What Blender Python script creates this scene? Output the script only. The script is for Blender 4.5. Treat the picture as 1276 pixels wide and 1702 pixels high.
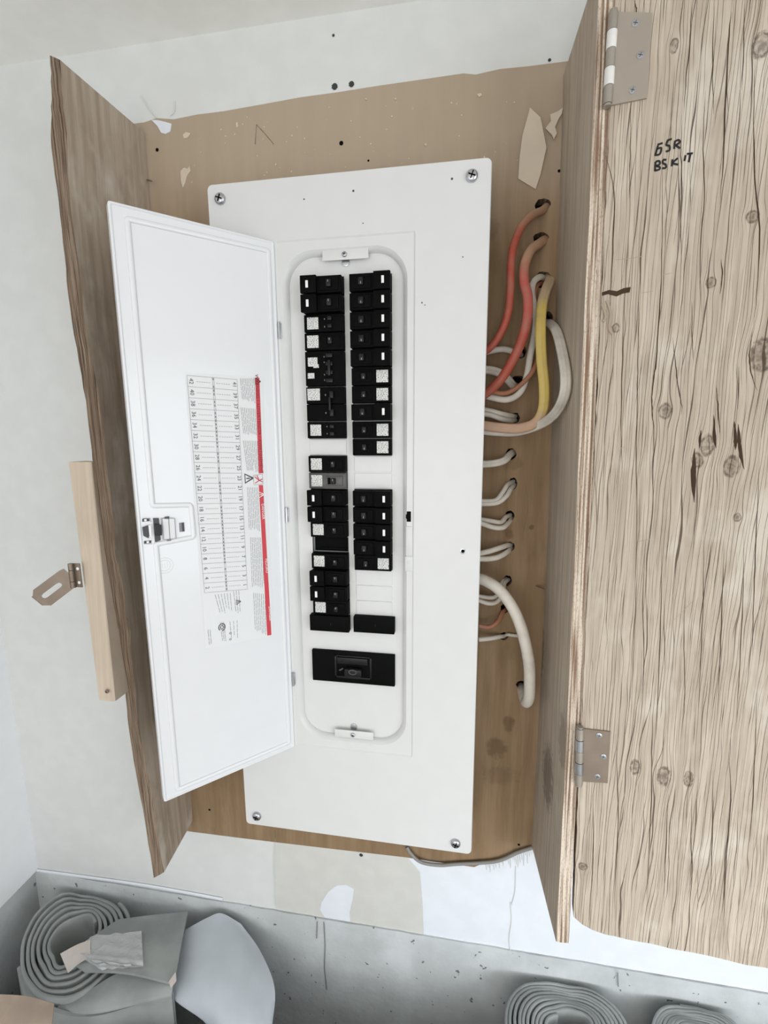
import bpy, bmesh, math, random
from mathutils import Vector, Matrix, Euler
from mathutils.geometry import tessellate_polygon

random.seed(7)
R = math.radians
PI = math.pi
scene = bpy.context.scene
col = scene.collection
for o in list(bpy.data.objects):
    bpy.data.objects.remove(o)

# ------------------------------------------------------------------ camera
cd = bpy.data.cameras.new('camera')
cam = bpy.data.objects.new('camera', cd)
col.objects.link(cam)
yaw, pitch, roll = 9.42823, -9.51981, 0.29596
base = Matrix(((1, 0, 0), (0, 0, -1), (0, 1, 0)))          # camera -Z looks along +Y, up is +Z
m = (Matrix.Rotation(R(yaw), 3, 'Z') @ Matrix.Rotation(R(pitch), 3, 'X') @ Matrix.Rotation(R(roll), 3, 'Y') @ base).to_4x4()
m.translation = (0.15332, -0.62072, 0.15367)
cam.matrix_world = m
cd.sensor_fit = 'VERTICAL'
cd.sensor_height = 24.0
cd.lens = 24.0 * 773.55 / 1702.0
cd.clip_start = 0.01
scene.camera = cam

# ------------------------------------------------------------------ light
scene.view_settings.view_transform = 'Standard'
scene.view_settings.look = 'None'
scene.view_settings.gamma = 1.0
scene.view_settings.exposure = -0.55
w = bpy.data.worlds.new('room_light')
scene.world = w
w.use_nodes = True
w.node_tree.nodes['Background'].inputs[0].default_value = (0.93, 0.96, 1.0, 1)
w.node_tree.nodes['Background'].inputs[1].default_value = 0.44


def area(name, loc, target, sx, sy, power, color, spread=180):
    l = bpy.data.lights.new(name, 'AREA')
    l.shape = 'RECTANGLE'
    l.size, l.size_y = sx, sy
    l.energy = power
    l.color = color
    l.spread = math.radians(spread)
    o = bpy.data.objects.new(name, l)
    o.location = loc
    o.rotation_euler = (Vector(target) - Vector(loc)).to_track_quat('-Z', 'Y').to_euler()
    col.objects.link(o)


area('window_daylight', (1.75, -1.55, -0.10), (0, 0, -0.15), 1.5, 1.3, 30, (0.92, 0.965, 1.0))
area('front_fill', (-0.10, -2.3, -0.15), (0, 0, -0.3), 1.1, 1.1, 20, (1.0, 0.985, 0.96))  # added weak fill from the front, not a known window
area('low_fill', (0.95, -1.15, -0.56), (0.60, 0.1, -0.72), 1.1, 0.30, 2.1, (0.88, 0.94, 1.0), 70)  # added narrow fill to brighten the lower wall, not a real window


# ------------------------------------------------------------------ node helpers
class NT:
    def __init__(s, name):
        s.m = bpy.data.materials.new(name)
        s.m.use_nodes = True
        s.t = s.m.node_tree
        s.b = s.t.nodes['Principled BSDF']

    def n(s, typ, **kw):
        x = s.t.nodes.new(typ)
        for k, v in kw.items():
            setattr(x, k, v)
        return x

    def put(s, inp, v):
        if hasattr(v, 'is_output') or isinstance(v, bpy.types.NodeSocket):
            s.t.links.new(v, inp)
        else:
            inp.default_value = v

    def math(s, op, a, b=0.0, c=0.0, clamp=False):
        x = s.n('ShaderNodeMath', operation=op)
        x.use_clamp = clamp
        for i, v in enumerate((a, b, c)):
            s.put(x.inputs[i], v)
        return x.outputs[0]

    def ramp(s, v, lo, hi):
        x = s.n('ShaderNodeMapRange')
        x.interpolation_type = 'SMOOTHSTEP'
        x.clamp = True
        s.put(x.inputs[0], v)
        x.inputs[1].default_value = lo
        x.inputs[2].default_value = hi
        return x.outputs[0]

    def mix(s, f, a, b, mode='MIX'):
        x = s.n('ShaderNodeMix', data_type='RGBA', blend_type=mode)
        x.clamp_factor = True
        s.put(x.inputs[0], f)
        s.put(x.inputs[6], a if not isinstance(a, tuple) else (*a, 1)[:4])
        s.put(x.inputs[7], b if not isinstance(b, tuple) else (*b, 1)[:4])
        return x.outputs[2]

    def coord(s):
        return s.n('ShaderNodeTexCoord').outputs['Object']

    def sep(s, v):
        x = s.n('ShaderNodeSeparateXYZ')
        s.put(x.inputs[0], v)
        return x.outputs

    def comb(s, a, b, c):
        x = s.n('ShaderNodeCombineXYZ')
        for i, v in enumerate((a, b, c)):
            s.put(x.inputs[i], v)
        return x.outputs[0]

    def noise(s, v, scale=1.0, detail=3.0, rough=0.5, dist=0.0):
        x = s.n('ShaderNodeTexNoise')
        s.put(x.inputs['Vector'], v)
        x.inputs['Scale'].default_value = scale
        x.inputs['Detail'].default_value = detail
        x.inputs['Roughness'].default_value = rough
        x.inputs['Distortion'].default_value = dist
        return x.outputs[0]

    def scale(s, v, sx, sy, sz):
        x = s.n('ShaderNodeMapping')
        s.put(x.inputs[0], v)
        x.inputs['Scale'].default_value = (sx, sy, sz)
        return x.outputs[0]

    def bump(s, h, strength=0.3, dist=0.001):
        x = s.n('ShaderNodeBump')
        x.inputs['Strength'].default_value = strength
        x.inputs['Distance'].default_value = dist
        s.put(x.inputs['Height'], h)
        s.t.links.new(x.outputs[0], s.b.inputs['Normal'])

    def col(s, v):
        s.put(s.b.inputs['Base Color'], v if not isinstance(v, tuple) else (*v, 1)[:4])

    def set(s, rough=0.5, metal=0.0, spec=0.5):
        s.b.inputs['Roughness'].default_value = rough
        s.b.inputs['Metallic'].default_value = metal
        s.b.inputs['Specular IOR Level'].default_value = spec
        return s


def srgb(r, g, b):
    f = lambda c: ((c / 255 + 0.055) / 1.055) ** 2.4 if c > 10 else c / 255 / 12.92
    return (f(r), f(g), f(b))


def plain(name, c, rough=0.5, metal=0.0, spec=0.5, mottled=0.06, bscale=400, bs=0.05, coat=0.0):
    t = NT(name).set(rough, metal, spec)
    p = t.coord()
    n = t.noise(p, 30, 4)
    t.col(t.mix(t.ramp(n, .35, .7), tuple(x * (1 - mottled) for x in c), tuple(min(1, x * (1 + mottled)) for x in c)))
    if bs:
        t.bump(t.noise(p, bscale, 2), bs, 0.0005)
    if coat:
        t.b.inputs['Coat Weight'].default_value = coat
        t.b.inputs['Coat Roughness'].default_value = 0.12
    return t.m


def wood(name, light, dark, crack, axis='X', fine=120, coarse=38, stretch=0.05, crackw=0.016, knots=(), blotch=0.5,
         bump=0.5, fineness=0.5, crack_amt=0.9, pale=None, wavy=0.008, stains=(), pale_top=None):
    """grain runs along Z; axis names the horizontal direction in the face"""
    t = NT(name).set(0.8, 0, 0.25)
    p = t.coord()
    x, y, z = t.sep(p)
    u = {'X': x, 'Y': y}[axis]
    kd = None
    for (ku, kv, ru, rv) in knots:
        du = t.math('SUBTRACT', u, ku)
        dz = t.math('SUBTRACT', z, kv)
        a = t.math('DIVIDE', du, ru)
        b = t.math('DIVIDE', dz, rv)
        d2 = t.math('ADD', t.math('MULTIPLY', a, a), t.math('MULTIPLY', b, b))
        g = t.math('EXPONENT', t.math('MULTIPLY', d2, -0.45))
        u = t.math('SUBTRACT', u, t.math('MULTIPLY', t.math('MULTIPLY', du, g), 0.65))
        dq = t.math('SQRT', t.math('ADD', d2, t.math('MULTIPLY', t.math('SUBTRACT', t.noise(p, 260, 2), .5), .9)))
        core = t.math('MAXIMUM', t.math('MULTIPLY', t.ramp(t.math('ABSOLUTE', t.math('SUBTRACT', dq, .8)), .30, .02), .75), t.math('MULTIPLY', t.ramp(dq, 1.1, .1), .65))
        kd = core if kd is None else t.math('MAXIMUM', kd, core)
    wav = t.math('MULTIPLY', t.math('SUBTRACT', t.noise(t.comb(x, y, t.math('MULTIPLY', z, 1.0)), 6, 2), 0.5), wavy)
    u2 = t.math('ADD', u, wav)
    other = {'X': y, 'Y': x}[axis]
    v1 = t.comb(t.math('MULTIPLY', u2, fine), t.math('MULTIPLY', other, 20.0), t.math('MULTIPLY', z, fine * stretch))
    v2 = t.comb(t.math('MULTIPLY', u2, coarse), t.math('MULTIPLY', other, 20.0), t.math('MULTIPLY', z, coarse * stretch))
    n1 = t.noise(v1, 1, 4, 0.6)
    nb = t.noise(p, 7, 4, 0.6)
    c = t.mix(t.ramp(n1, .3, .7), dark, light)
    c = t.mix(t.math('MULTIPLY', t.ramp(nb, .42, .68), blotch), c, dark)
    c = t.mix(t.math('MULTIPLY', t.ramp(t.noise(t.scale(p, 1, 1, .45), 26, 4, .6), .52, .7), blotch * .5), c, tuple(q * .62 for q in dark))
    if pale:
        c = t.mix(t.math('MULTIPLY', t.ramp(t.noise(t.scale(p, 1, 1, .6), 9, 4, .6), .52, .66), 0.7), c, pale)
    def lines(N, wob, width, lo, hi, seed):
        nz_ = t.noise(t.comb(t.math('MULTIPLY', u2, N * .12), seed, t.math('MULTIPLY', z, 3.2)), 1, 3, .5)
        ph = t.math('ADD', t.math('MULTIPLY', u2, N), t.math('MULTIPLY', nz_, wob))
        fr = t.math('FRACT', ph)
        cell = t.math('FLOOR', ph)
        dist = t.math('DIVIDE', t.math('ABSOLUTE', t.math('SUBTRACT', fr, .5)), N)
        pres = t.noise(t.comb(t.math('MULTIPLY', cell, 5.37), seed + 3.0, t.math('MULTIPLY', z, 7.0)), 1, 3, .6)
        wdt = t.math('MULTIPLY', t.ramp(pres, lo, hi), width)
        return t.math('MULTIPLY', t.ramp(t.math('SUBTRACT', dist, wdt), .00022, -.00012), t.ramp(pres, lo - .02, lo + .06))
    l1 = lines(coarse, 5.0, crackw, .46, .74, 1.0)
    l2 = t.math('MULTIPLY', lines(coarse * 2.6, 7.0, crackw * .45, .42, .8, 9.0), fineness)
    cr = t.math('MAXIMUM', l1, l2)
    for (su_, sv_, ru_, rv_, am_) in stains:
        a_ = t.math('DIVIDE', t.math('SUBTRACT', {'X': x, 'Y': y}[axis], su_), ru_)
        b_ = t.math('DIVIDE', t.math('SUBTRACT', z, sv_), rv_)
        dd = t.math('ADD', t.math('MULTIPLY', a_, a_), t.math('MULTIPLY', b_, b_))
        dd = t.math('ADD', dd, t.math('MULTIPLY', t.math('SUBTRACT', t.noise(p, 90, 4, .6), .5), 2.6))
        c = t.mix(t.math('MULTIPLY', t.ramp(dd, 1.3, .3), am_), c, crack)
    c = t.mix(t.math('MULTIPLY', cr, crack_amt), c, crack)
    if kd is not None:
        rings = t.noise(t.scale(p, 220, 220, 160), 1, 2)
        c = t.mix(t.math('MULTIPLY', kd, t.ramp(rings, .2, .6)), c, tuple(q * .9 for q in crack))
    if pale_top:  # blends into a paler tone towards the top
        c = t.mix(t.math('MULTIPLY', t.ramp(t.math('ADD', z, t.math('MULTIPLY', nb, .10)), .44, .60), .8), c, pale_top)
    t.col(c)
    hgt = t.math('SUBTRACT', t.math('MULTIPLY', n1, 0.35), t.math('MULTIPLY', cr, 1.0))
    if kd is not None:
        hgt = t.math('SUBTRACT', hgt, t.math('MULTIPLY', kd, .6))
    t.bump(hgt, bump, 0.0012)
    return t.m


def ply_edge(name, a, b, axis='X', n=420.0):
    t = NT(name).set(0.9, 0, 0.2)
    p = t.coord()
    x, y, z = t.sep(p)
    u = {'X': x, 'Y': y}[axis]
    uu = t.math('ADD', u, t.math('MULTIPLY', z, 0.0178))
    band = t.noise(t.comb(t.math('MULTIPLY', uu, n), 0.0, t.math('MULTIPLY', z, 6.0)), 1, 2, .6)
    speck = t.noise(t.scale(p, 900, 900, 260), 1, 3, .7)
    c = t.mix(t.ramp(band, .38, .6), a, b)
    c = t.mix(t.math('MULTIPLY', t.ramp(speck, .5, .72), .55), c, tuple(q * .35 for q in a))
    t.col(c)
    t.bump(t.math('ADD', speck, band), 0.8, 0.001)
    return t.m


M = {}
M['wall'] = plain('wall_paint', srgb(221, 222, 220), 0.62, mottled=0.02, bscale=260, bs=0.12)
M['wall_left'] = plain('left_wall_paint', srgb(245, 247, 250), 0.6, mottled=0.01, bscale=260, bs=0.1)
M['patch_grey'] = plain('old_paint_patch', srgb(212, 211, 205), 0.6, mottled=0.03, bscale=200, bs=0.15)
M['patch_white'] = plain('filler_patch', srgb(229, 233, 239), 0.75, mottled=0.02, bscale=200, bs=0.2)
M['ceiling'] = plain('ceiling_paint', srgb(243, 242, 237), 0.8, mottled=0.02, bscale=200, bs=0.1)
M['black_dot'] = plain('screw_dimple', srgb(60, 60, 62), 0.9)
t = NT('concrete').set(0.85, 0, 0.3)
p = t.coord()
n = t.noise(p, 9, 6, .6)
c = t.mix(t.ramp(n, .35, .68), srgb(182, 186, 186), srgb(200, 204, 205))
pits = t.ramp(t.noise(p, 75, 2, .5), .295, .26)
c = t.mix(t.math('MULTIPLY', pits, .8), c, srgb(80, 82, 82))
t.col(c)
t.bump(t.math('SUBTRACT', t.noise(p, 90, 5, .6), pits), 0.5, 0.002)
M['concrete'] = t.m
M['pit'] = plain('concrete_crack', srgb(120, 120, 118), .9)
M['added_platform'] = plain('pale_added_platform', srgb(190, 188, 184), 0.7, mottled=.05)
M['floor'] = plain('dark_concrete_floor', srgb(110, 112, 112), 0.9, mottled=.1)

M['white_steel'] = plain('white_powder_coat', srgb(216, 216, 215), 0.36, mottled=0.01, bscale=900, bs=0.05)
M['door_steel'] = plain('glossy_white_paint', srgb(229, 230, 233), 0.22, mottled=0.005, bscale=700, bs=0.05, coat=.15)
M['box_steel'] = plain('box_grey_steel', srgb(150, 152, 155), 0.4, metal=0.5)
M['black'] = plain('black_plastic', (0.0022, 0.0022, 0.0024), 0.6, spec=0.07, mottled=.15, bscale=900, bs=.05)
M['black2'] = plain('black_handle_plastic', (0.007, 0.007, 0.0075), 0.35, spec=0.28, mottled=.15)
M['void'] = plain('dark_slot', (0.003, 0.003, 0.003), 0.8, spec=.1)
M['button'] = plain('white_button_plastic', srgb(240, 240, 238), 0.4)
M['zinc'] = plain('zinc_screw', srgb(190, 192, 196), 0.28, metal=1.0, mottled=.1)
M['galv'] = plain('dull_zinc_plate', srgb(168, 160, 150), 0.42, metal=0.55, mottled=.06, bscale=500, bs=.1)
M['galv_dark'] = plain('tarnished_plate', srgb(142, 128, 114), 0.5, metal=0.5, mottled=.08)
M['brass'] = plain('dull_hasp_steel', srgb(134, 119, 104), 0.38, metal=0.45, mottled=.1)
M['grey_mark'] = plain('grey_ink', srgb(138, 138, 142), 0.7)
M['ink'] = plain('dark_ink', srgb(74, 74, 78), 0.6)
M['red'] = plain('red_ink', srgb(206, 60, 72), 0.5)
M['red_text'] = plain('brown_red_ink', srgb(120, 30, 30), 0.5)
M['paper'] = plain('label_paper', srgb(230, 231, 232), 0.5, mottled=.004, bs=0)
M['pen'] = plain('black_marker', (0.006, 0.006, 0.006), 0.6)
M['emboss'] = plain('embossed_paint', srgb(222, 224, 227), 0.3)

t = NT('printed_sticker').set(0.5)
p = t.coord()
n = t.noise(t.scale(p, 560, 1, 1150), 1, 2, .6)
t.col(t.mix(t.ramp(n, .52, .60), srgb(220, 220, 216), srgb(96, 96, 98)))
M['sticker'] = t.m

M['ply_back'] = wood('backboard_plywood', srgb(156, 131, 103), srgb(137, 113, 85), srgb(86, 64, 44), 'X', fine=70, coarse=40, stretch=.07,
                     crackw=.0002, blotch=.55, bump=.08, fineness=.3, crack_amt=.35, pale_top=srgb(184, 168, 148),
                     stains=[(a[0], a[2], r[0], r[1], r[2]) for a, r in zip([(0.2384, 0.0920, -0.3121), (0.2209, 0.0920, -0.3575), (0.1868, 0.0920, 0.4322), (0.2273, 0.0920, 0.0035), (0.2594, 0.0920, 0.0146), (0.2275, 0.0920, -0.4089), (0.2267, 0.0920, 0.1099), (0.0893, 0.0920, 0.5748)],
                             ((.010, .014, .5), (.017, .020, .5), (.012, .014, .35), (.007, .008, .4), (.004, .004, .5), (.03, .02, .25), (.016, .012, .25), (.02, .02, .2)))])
M['ply_left'] = wood('left_side_plywood', srgb(192, 178, 162), srgb(166, 150, 132), srgb(84, 66, 52), 'Y', fine=110, coarse=60, stretch=.05,
                     crackw=.0004, blotch=.6, bump=.25, fineness=.4, crack_amt=.4, pale=srgb(216, 208, 196))
M['ply_right'] = wood('right_side_plywood', srgb(196, 183, 166), srgb(172, 157, 140), srgb(104, 88, 74), 'Y', fine=150, coarse=120, stretch=.03,
                      crackw=.0005, blotch=.55, bump=.35, fineness=.6, crack_amt=.6,
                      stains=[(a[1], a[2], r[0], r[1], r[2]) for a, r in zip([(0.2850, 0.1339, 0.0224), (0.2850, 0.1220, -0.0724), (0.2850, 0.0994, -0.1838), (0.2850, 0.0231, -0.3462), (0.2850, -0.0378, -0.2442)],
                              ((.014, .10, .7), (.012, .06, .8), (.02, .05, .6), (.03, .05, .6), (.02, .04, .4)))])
M['edge_left'] = wood('worn_board_edge', srgb(158, 139, 120), srgb(112, 93, 77), srgb(64, 48, 38), 'X', fine=300, coarse=260, stretch=.03,
                      crackw=.0006, blotch=.4, bump=.9, fineness=.7, crack_amt=.8)
M['edge_right'] = ply_edge('plywood_ply_edge', srgb(138, 112, 92), srgb(226, 212, 194), n=330.0)
M['pine'] = wood('pine_batten', srgb(212, 197, 178), srgb(196, 180, 160), srgb(160, 138, 116), 'X', fine=150, coarse=60, stretch=.03,
                 crackw=.0001, blotch=.25, bump=.08, fineness=.0, crack_amt=.0)
KN = [(0.0699, 0.1767), (0.1007, 0.3040), (0.0149, 0.2655), (0.1540, 0.2308), (0.1132, 0.1400), (0.1376, 0.1178), (0.1062, 0.1239), (0.1219, 0.5101), (0.0731, -0.2530), (0.1053, -0.2587), (0.1310, -0.2573), (0.0227, -0.4093), (0.0484, 0.5239), (0.1305, 0.3623), (0.1488, 0.0630), (0.0601, -0.5106)]
KR = [(.007, .009), (.005, .006), (.004, .005), (.012, .018), (.007, .012), (.008, .012), (.006, .009), (.008, .012), (.006, .011),
      (.008, .014), (.006, .011), (.006, .006), (.004, .007), (.006, .006), (.004, .005), (.004, .004)]
M['door_wood'] = wood('weathered_door_plywood', srgb(203, 190, 173), srgb(174, 159, 142), srgb(74, 58, 46), 'X', fine=200, coarse=105, stretch=.03,
                      crackw=.00075, knots=[(a[0], a[1], r[0], r[1]) for a, r in zip(KN, KR)], blotch=.45, bump=.8, fineness=.75, crack_amt=.85, wavy=.006,
                      pale=srgb(214, 205, 192))


def cable_mat(name, stops, rough=0.45):
    """stops: list of (z, colour): the jacket is tinted by length"""
    t = NT(name).set(rough, 0, .4)
    p = t.coord()
    x, y, z = t.sep(p)
    zz = t.math('ADD', z, t.math('MULTIPLY', t.math('SUBTRACT', t.noise(p, 45, 3), .5), .03))
    c = stops[0][1]
    for (z0, z1, cc) in stops[1:]:
        c = t.mix(t.ramp(zz, z0, z1), c, cc)
    n = t.noise(p, 60, 4)
    c = t.mix(t.math('MULTIPLY', t.ramp(n, .4, .75), .25), c, srgb(150, 136, 120))
    t.col(c)
    t.bump(t.noise(p, 300, 2), .1, .0005)
    return t.m


TAN = srgb(176, 146, 118)
WH = srgb(216, 209, 198)
OR = srgb(168, 76, 58)
M['cable_white'] = cable_mat('white_cable_jacket', [(0, WH)])
M['cable_thick'] = cable_mat('thick_cable_jacket', [(0, srgb(220, 212, 200))])
M['cable_grey'] = cable_mat('grey_cable_jacket', [(0, srgb(140, 138, 134))])
M['cable_orange'] = cable_mat('orange_cable_jacket', [(0, OR), (.40, .45, TAN)])
M['cable_salmon'] = cable_mat('salmon_cable_jacket', [(0, OR), (.27, .32, srgb(190, 96, 84)), (.345, .385, srgb(190, 152, 124))])
M['cable_yellow'] = cable_mat('yellow_cable_jacket', [(0, srgb(196, 160, 132)), (.168, .192, srgb(214, 188, 104)), (.315, .335, srgb(196, 172, 140))])
M['cable_brown'] = cable_mat('brown_cable_jacket', [(0, srgb(168, 112, 84))])

t = NT('foam_underlay').set(0.8, 0, .3)
p = t.coord()
t.col(t.mix(t.ramp(t.noise(p, 14, 4), .35, .7), srgb(142, 146, 145), srgb(164, 168, 167)))
t.bump(t.noise(p, 500, 2), .15, .0006)
M['foam'] = t.m
M['foam_light'] = plain('smooth_foam_face', srgb(190, 197, 204), 0.5, mottled=.03, bscale=400, bs=.1)
M['card'] = plain('brown_cardboard', srgb(172, 154, 138), 0.7, mottled=.08)
M['paper_inner'] = plain('torn_backing_paper', srgb(214, 206, 198), 0.6, mottled=.06)
M['masking'] = plain('old_masking_tape', srgb(212, 198, 178), 0.6, mottled=.03)
t = NT('clear_tape').set(0.10, 0, .9)
t.col(srgb(215, 217, 218))
t.b.inputs['Alpha'].default_value = 0.65
t.bump(t.noise(t.coord(), 60, 4, .6, 1.0), .9, .004)
M['clear'] = t.m


# ------------------------------------------------------------------ mesh helpers
def NB():
    return bmesh.new()


def tag(o, label=None, cat=None, group=None, kind=None):
    if label: o['label'] = label
    if cat: o['category'] = cat
    if group: o['group'] = group
    if kind: o['kind'] = kind
    return o


def thing(name, label, cat, loc=(0, 0, 0), group=None, rot=None):
    o = bpy.data.objects.new(name, None)
    o.empty_display_size = 0.02
    o.location = loc
    if rot is not None:
        o.rotation_euler = rot
    col.objects.link(o)
    return tag(o, label, cat, group)


def wm(o):
    """world matrix from the parent chain (no depsgraph needed)"""
    b = o.matrix_basis.copy()
    return wm(o.parent) @ b if o.parent else b


def obj(name, bm, mats, parent=None, Mx=None, smooth=None, label=None, recalc=True):
    """link bm as ONE mesh object; coordinates of bm are in frame Mx (world by default)"""
    if recalc:
        bmesh.ops.recalc_face_normals(bm, faces=bm.faces[:])
    Mx = Mx or Matrix()
    me = bpy.data.meshes.new(name)
    bm.to_mesh(me)
    bm.free()
    for mm in (mats if isinstance(mats, (list, tuple)) else [mats]):
        me.materials.append(mm)
    if smooth is not None:
        for p in me.polygons:
            p.use_smooth = True
        me.set_sharp_from_angle(angle=R(smooth))
    o = bpy.data.objects.new(name, me)
    col.objects.link(o)
    if parent is not None:
        o.parent = parent
        o.matrix_basis = wm(parent).inverted() @ Mx
    else:
        o.matrix_basis = Mx
    if label:
        o['label'] = label
    return o


def box(bm, x0, x1, y0, y1, z0, z1, bev=0.0, mi=0, seg=2, Mx=None):
    vs = [bm.verts.new(p) for p in [(x0, y0, z0), (x1, y0, z0), (x1, y1, z0), (x0, y1, z0), (x0, y0, z1), (x1, y0, z1), (x1, y1, z1), (x0, y1, z1)]]
    fs = [bm.faces.new([vs[i] for i in f]) for f in [(0, 3, 2, 1), (4, 5, 6, 7), (0, 1, 5, 4), (1, 2, 6, 5), (2, 3, 7, 6), (3, 0, 4, 7)]]
    for f in fs:
        f.material_index = mi
    if bev:
        es = list({e for f in fs for e in f.edges})
        r = bmesh.ops.bevel(bm, geom=es, offset=bev, segments=seg, affect='EDGES', profile=0.5)
        for f in r['faces']:
            f.material_index = mi
        vs = list({v for f in r['faces'] for v in f.verts} | {v for v in vs if v.is_valid})
    if Mx:
        bmesh.ops.transform(bm, matrix=Mx, verts=[v for v in vs if v.is_valid])
    return vs


def loopv(bm, pts):
    return [bm.verts.new(p) for p in pts]


def strip(bm, a, b, mi=0, closed=True):
    n = len(a)
    for i in range(n if closed else n - 1):
        j = (i + 1) % n
        f = bm.faces.new((a[i], a[j], b[j], b[i]))
        f.material_index = mi


def fill(bm, loops, mi=0):
    """planar fill of vertex loops (outer then holes)"""
    flat = [v for l in loops for v in l]
    tris = tessellate_polygon([[v.co.copy() for v in l] for l in loops])
    for tr in tris:
        try:
            f = bm.faces.new([flat[i] for i in tr])
            f.material_index = mi
        except ValueError:
            pass


def rrect(x0, x1, z0, z1, r, n=8):
    pts = []
    for cx, cz, a0 in ((x1 - r, z1 - r, 0), (x0 + r, z1 - r, 90), (x0 + r, z0 + r, 180), (x1 - r, z0 + r, 270)):
        for i in range(n + 1):
            a = R(a0 + 90 * i / n)
            pts.append((cx + r * math.cos(a), cz + r * math.sin(a)))
    return pts


def catmull(P, k=8):
    P = [Vector(p) for p in P]
    P = [2 * P[0] - P[1]] + P + [2 * P[-1] - P[-2]]
    out = []
    for i in range(1, len(P) - 2):
        a, b, c, d = P[i - 1:i + 3]
        for j in range(k):
            t = j / k
            out.append(0.5 * ((2 * b) + (c - a) * t + (2 * a - 5 * b + 4 * c - d) * t * t + (3 * b - a - 3 * c + d) * t ** 3))
    out.append(P[-2])
    return out


def sweep(bm, pts, rx, ry=None, n=14, k=8, up=Vector((0, -1, 0)), mi=0, caps=True, groove=0.0):
    """oval tube; the wide axis lies across the run, the thin axis along 'up'"""
    ry = ry or rx
    C = catmull(pts, k) if k else [Vector(p) for p in pts]
    rings = []
    for i, c in enumerate(C):
        t = (C[min(i + 1, len(C) - 1)] - C[max(i - 1, 0)]).normalized()
        side = t.cross(up)
        if side.length < 0.2:
            side = prev if rings else t.cross(Vector((1, 0, 0)))
        side.normalize()
        if rings and side.dot(prev) < 0:
            side = -side
        if rings:
            side = (side + prev * 1.5).normalized()
            side = (side - t * side.dot(t)).normalized()
        prev = side
        nn = side.cross(t).normalized()
        ring = []
        for j in range(n):
            a = 2 * PI * j / n
            sy = math.sin(a)
            g = 1 - groove * (math.exp(-((math.cos(a) - .33) / .13) ** 2) + math.exp(-((math.cos(a) + .33) / .13) ** 2))
            ring.append(bm.verts.new(c + side * (rx * math.cos(a)) + nn * (ry * sy * g)))
        rings.append(ring)
    for a, b in zip(rings, rings[1:]):
        strip(bm, a, b, mi)
    if caps:
        bm.faces.new(rings[0]).material_index = mi
        bm.faces.new(rings[-1][::-1]).material_index = mi


def disc(bm, c, r, h, axis='Y', n=20, mi=0, dome=0.0, sgn=-1):
    """short cylinder, its base at c, growing along sgn*axis"""
    ax = {'X': Vector((1, 0, 0)), 'Y': Vector((0, 1, 0)), 'Z': Vector((0, 0, 1))}[axis] * sgn
    e1 = {'X': Vector((0, 1, 0)), 'Y': Vector((1, 0, 0)), 'Z': Vector((1, 0, 0))}[axis]
    e2 = ax.cross(e1)
    c = Vector(c)
    prof = [(r, 0), (r, h)] + ([(r * .86, h + dome * .5), (r * .55, h + dome * .9)] if dome else [(r * .9, h + r * .03)])
    rings = []
    for rr, hh in prof:
        rings.append([bm.verts.new(c + ax * hh + e1 * (rr * math.cos(2 * PI * i / n)) + e2 * (rr * math.sin(2 * PI * i / n))) for i in range(n)])
    for a, b in zip(rings, rings[1:]):
        strip(bm, a, b, mi)
    bm.faces.new(rings[-1]).material_index = mi
    bm.faces.new(rings[0][::-1]).material_index = mi


def screw(name, c, r, parent, mats=None, axis='Y', sgn=-1, flat=False, Mx=None, label=None):
    bm = NB()
    disc(bm, c, r, r * (.15 if flat else .35), axis, 24, 0, 0 if flat else r * .4, sgn)
    s = Vector(c)
    e = r * .62
    hh = r * (.22 if flat else .80)
    lo, hi = sorted((sgn * (hh - r * .1), sgn * (hh)))
    if axis == 'Y':
        for ang in (20, 110):
            box(bm, -e, e, lo, hi, -r * .09, r * .09, mi=1, Mx=Matrix.Translation(s) @ Matrix.Rotation(R(ang), 4, 'Y'))
    return obj(name, bm, mats or [M['zinc'], M['void']], parent, Mx, 40, label)


def poly_slab(bm, pts2, y0, y1, mi=0, fr=lambda a, b, y: (a, y, b), mside=None):
    """extrude a 2-D outline between two depths"""
    a = loopv(bm, [fr(p[0], p[1], y0) for p in pts2])
    b = loopv(bm, [fr(p[0], p[1], y1) for p in pts2])
    fill(bm, [a], mi)
    fill(bm, [b], mi)
    strip(bm, a, b, mi if mside is None else mside)


def stroke(bm, pts, wd, y, mi=0, fr=lambda a, b, y: (a, y, b), th=0.0001):
    """flat pen stroke through 2-D points"""
    P = [Vector(p) for p in pts]
    L, Rr = [], []
    for i, p in enumerate(P):
        d = (P[min(i + 1, len(P) - 1)] - P[max(i - 1, 0)])
        d = d.normalized() if d.length else Vector((1, 0))
        n = Vector((-d.y, d.x)) * wd / 2
        ww = 1.0
        L.append(p + n * ww)
        Rr.append(p - n * ww)
    for i in range(len(P) - 1):
        q = [L[i], L[i + 1], Rr[i + 1], Rr[i]]
        f = bm.faces.new([bm.verts.new(fr(v.x, v.y, y)) for v in q])
        f.material_index = mi


def text_verts(body, size, align='CENTER'):
    cu = bpy.data.curves.new('t', 'FONT')
    cu.body = body
    cu.size = size
    cu.align_x = align
    cu.align_y = 'CENTER'
    cu.resolution_u = 2
    o = bpy.data.objects.new('t', cu)
    col.objects.link(o)
    dg = bpy.context.evaluated_depsgraph_get()
    me = bpy.data.meshes.new_from_object(o.evaluated_get(dg))
    bpy.data.objects.remove(o)
    bpy.data.curves.remove(cu)
    V = [tuple(v.co) for v in me.vertices]
    F = [tuple(p.vertices) for p in me.polygons]
    bpy.data.meshes.remove(me)
    return V, F


def add_text(bm, body, size, fr, mi=0, align='CENTER', sx=1.0):
    V, F = text_verts(body, size, align)
    vs = [bm.verts.new(fr(v[0] * sx, v[1])) for v in V]
    for f in F:
        try:
            bm.faces.new([vs[i] for i in f]).material_index = mi
        except ValueError:
            pass


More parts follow.
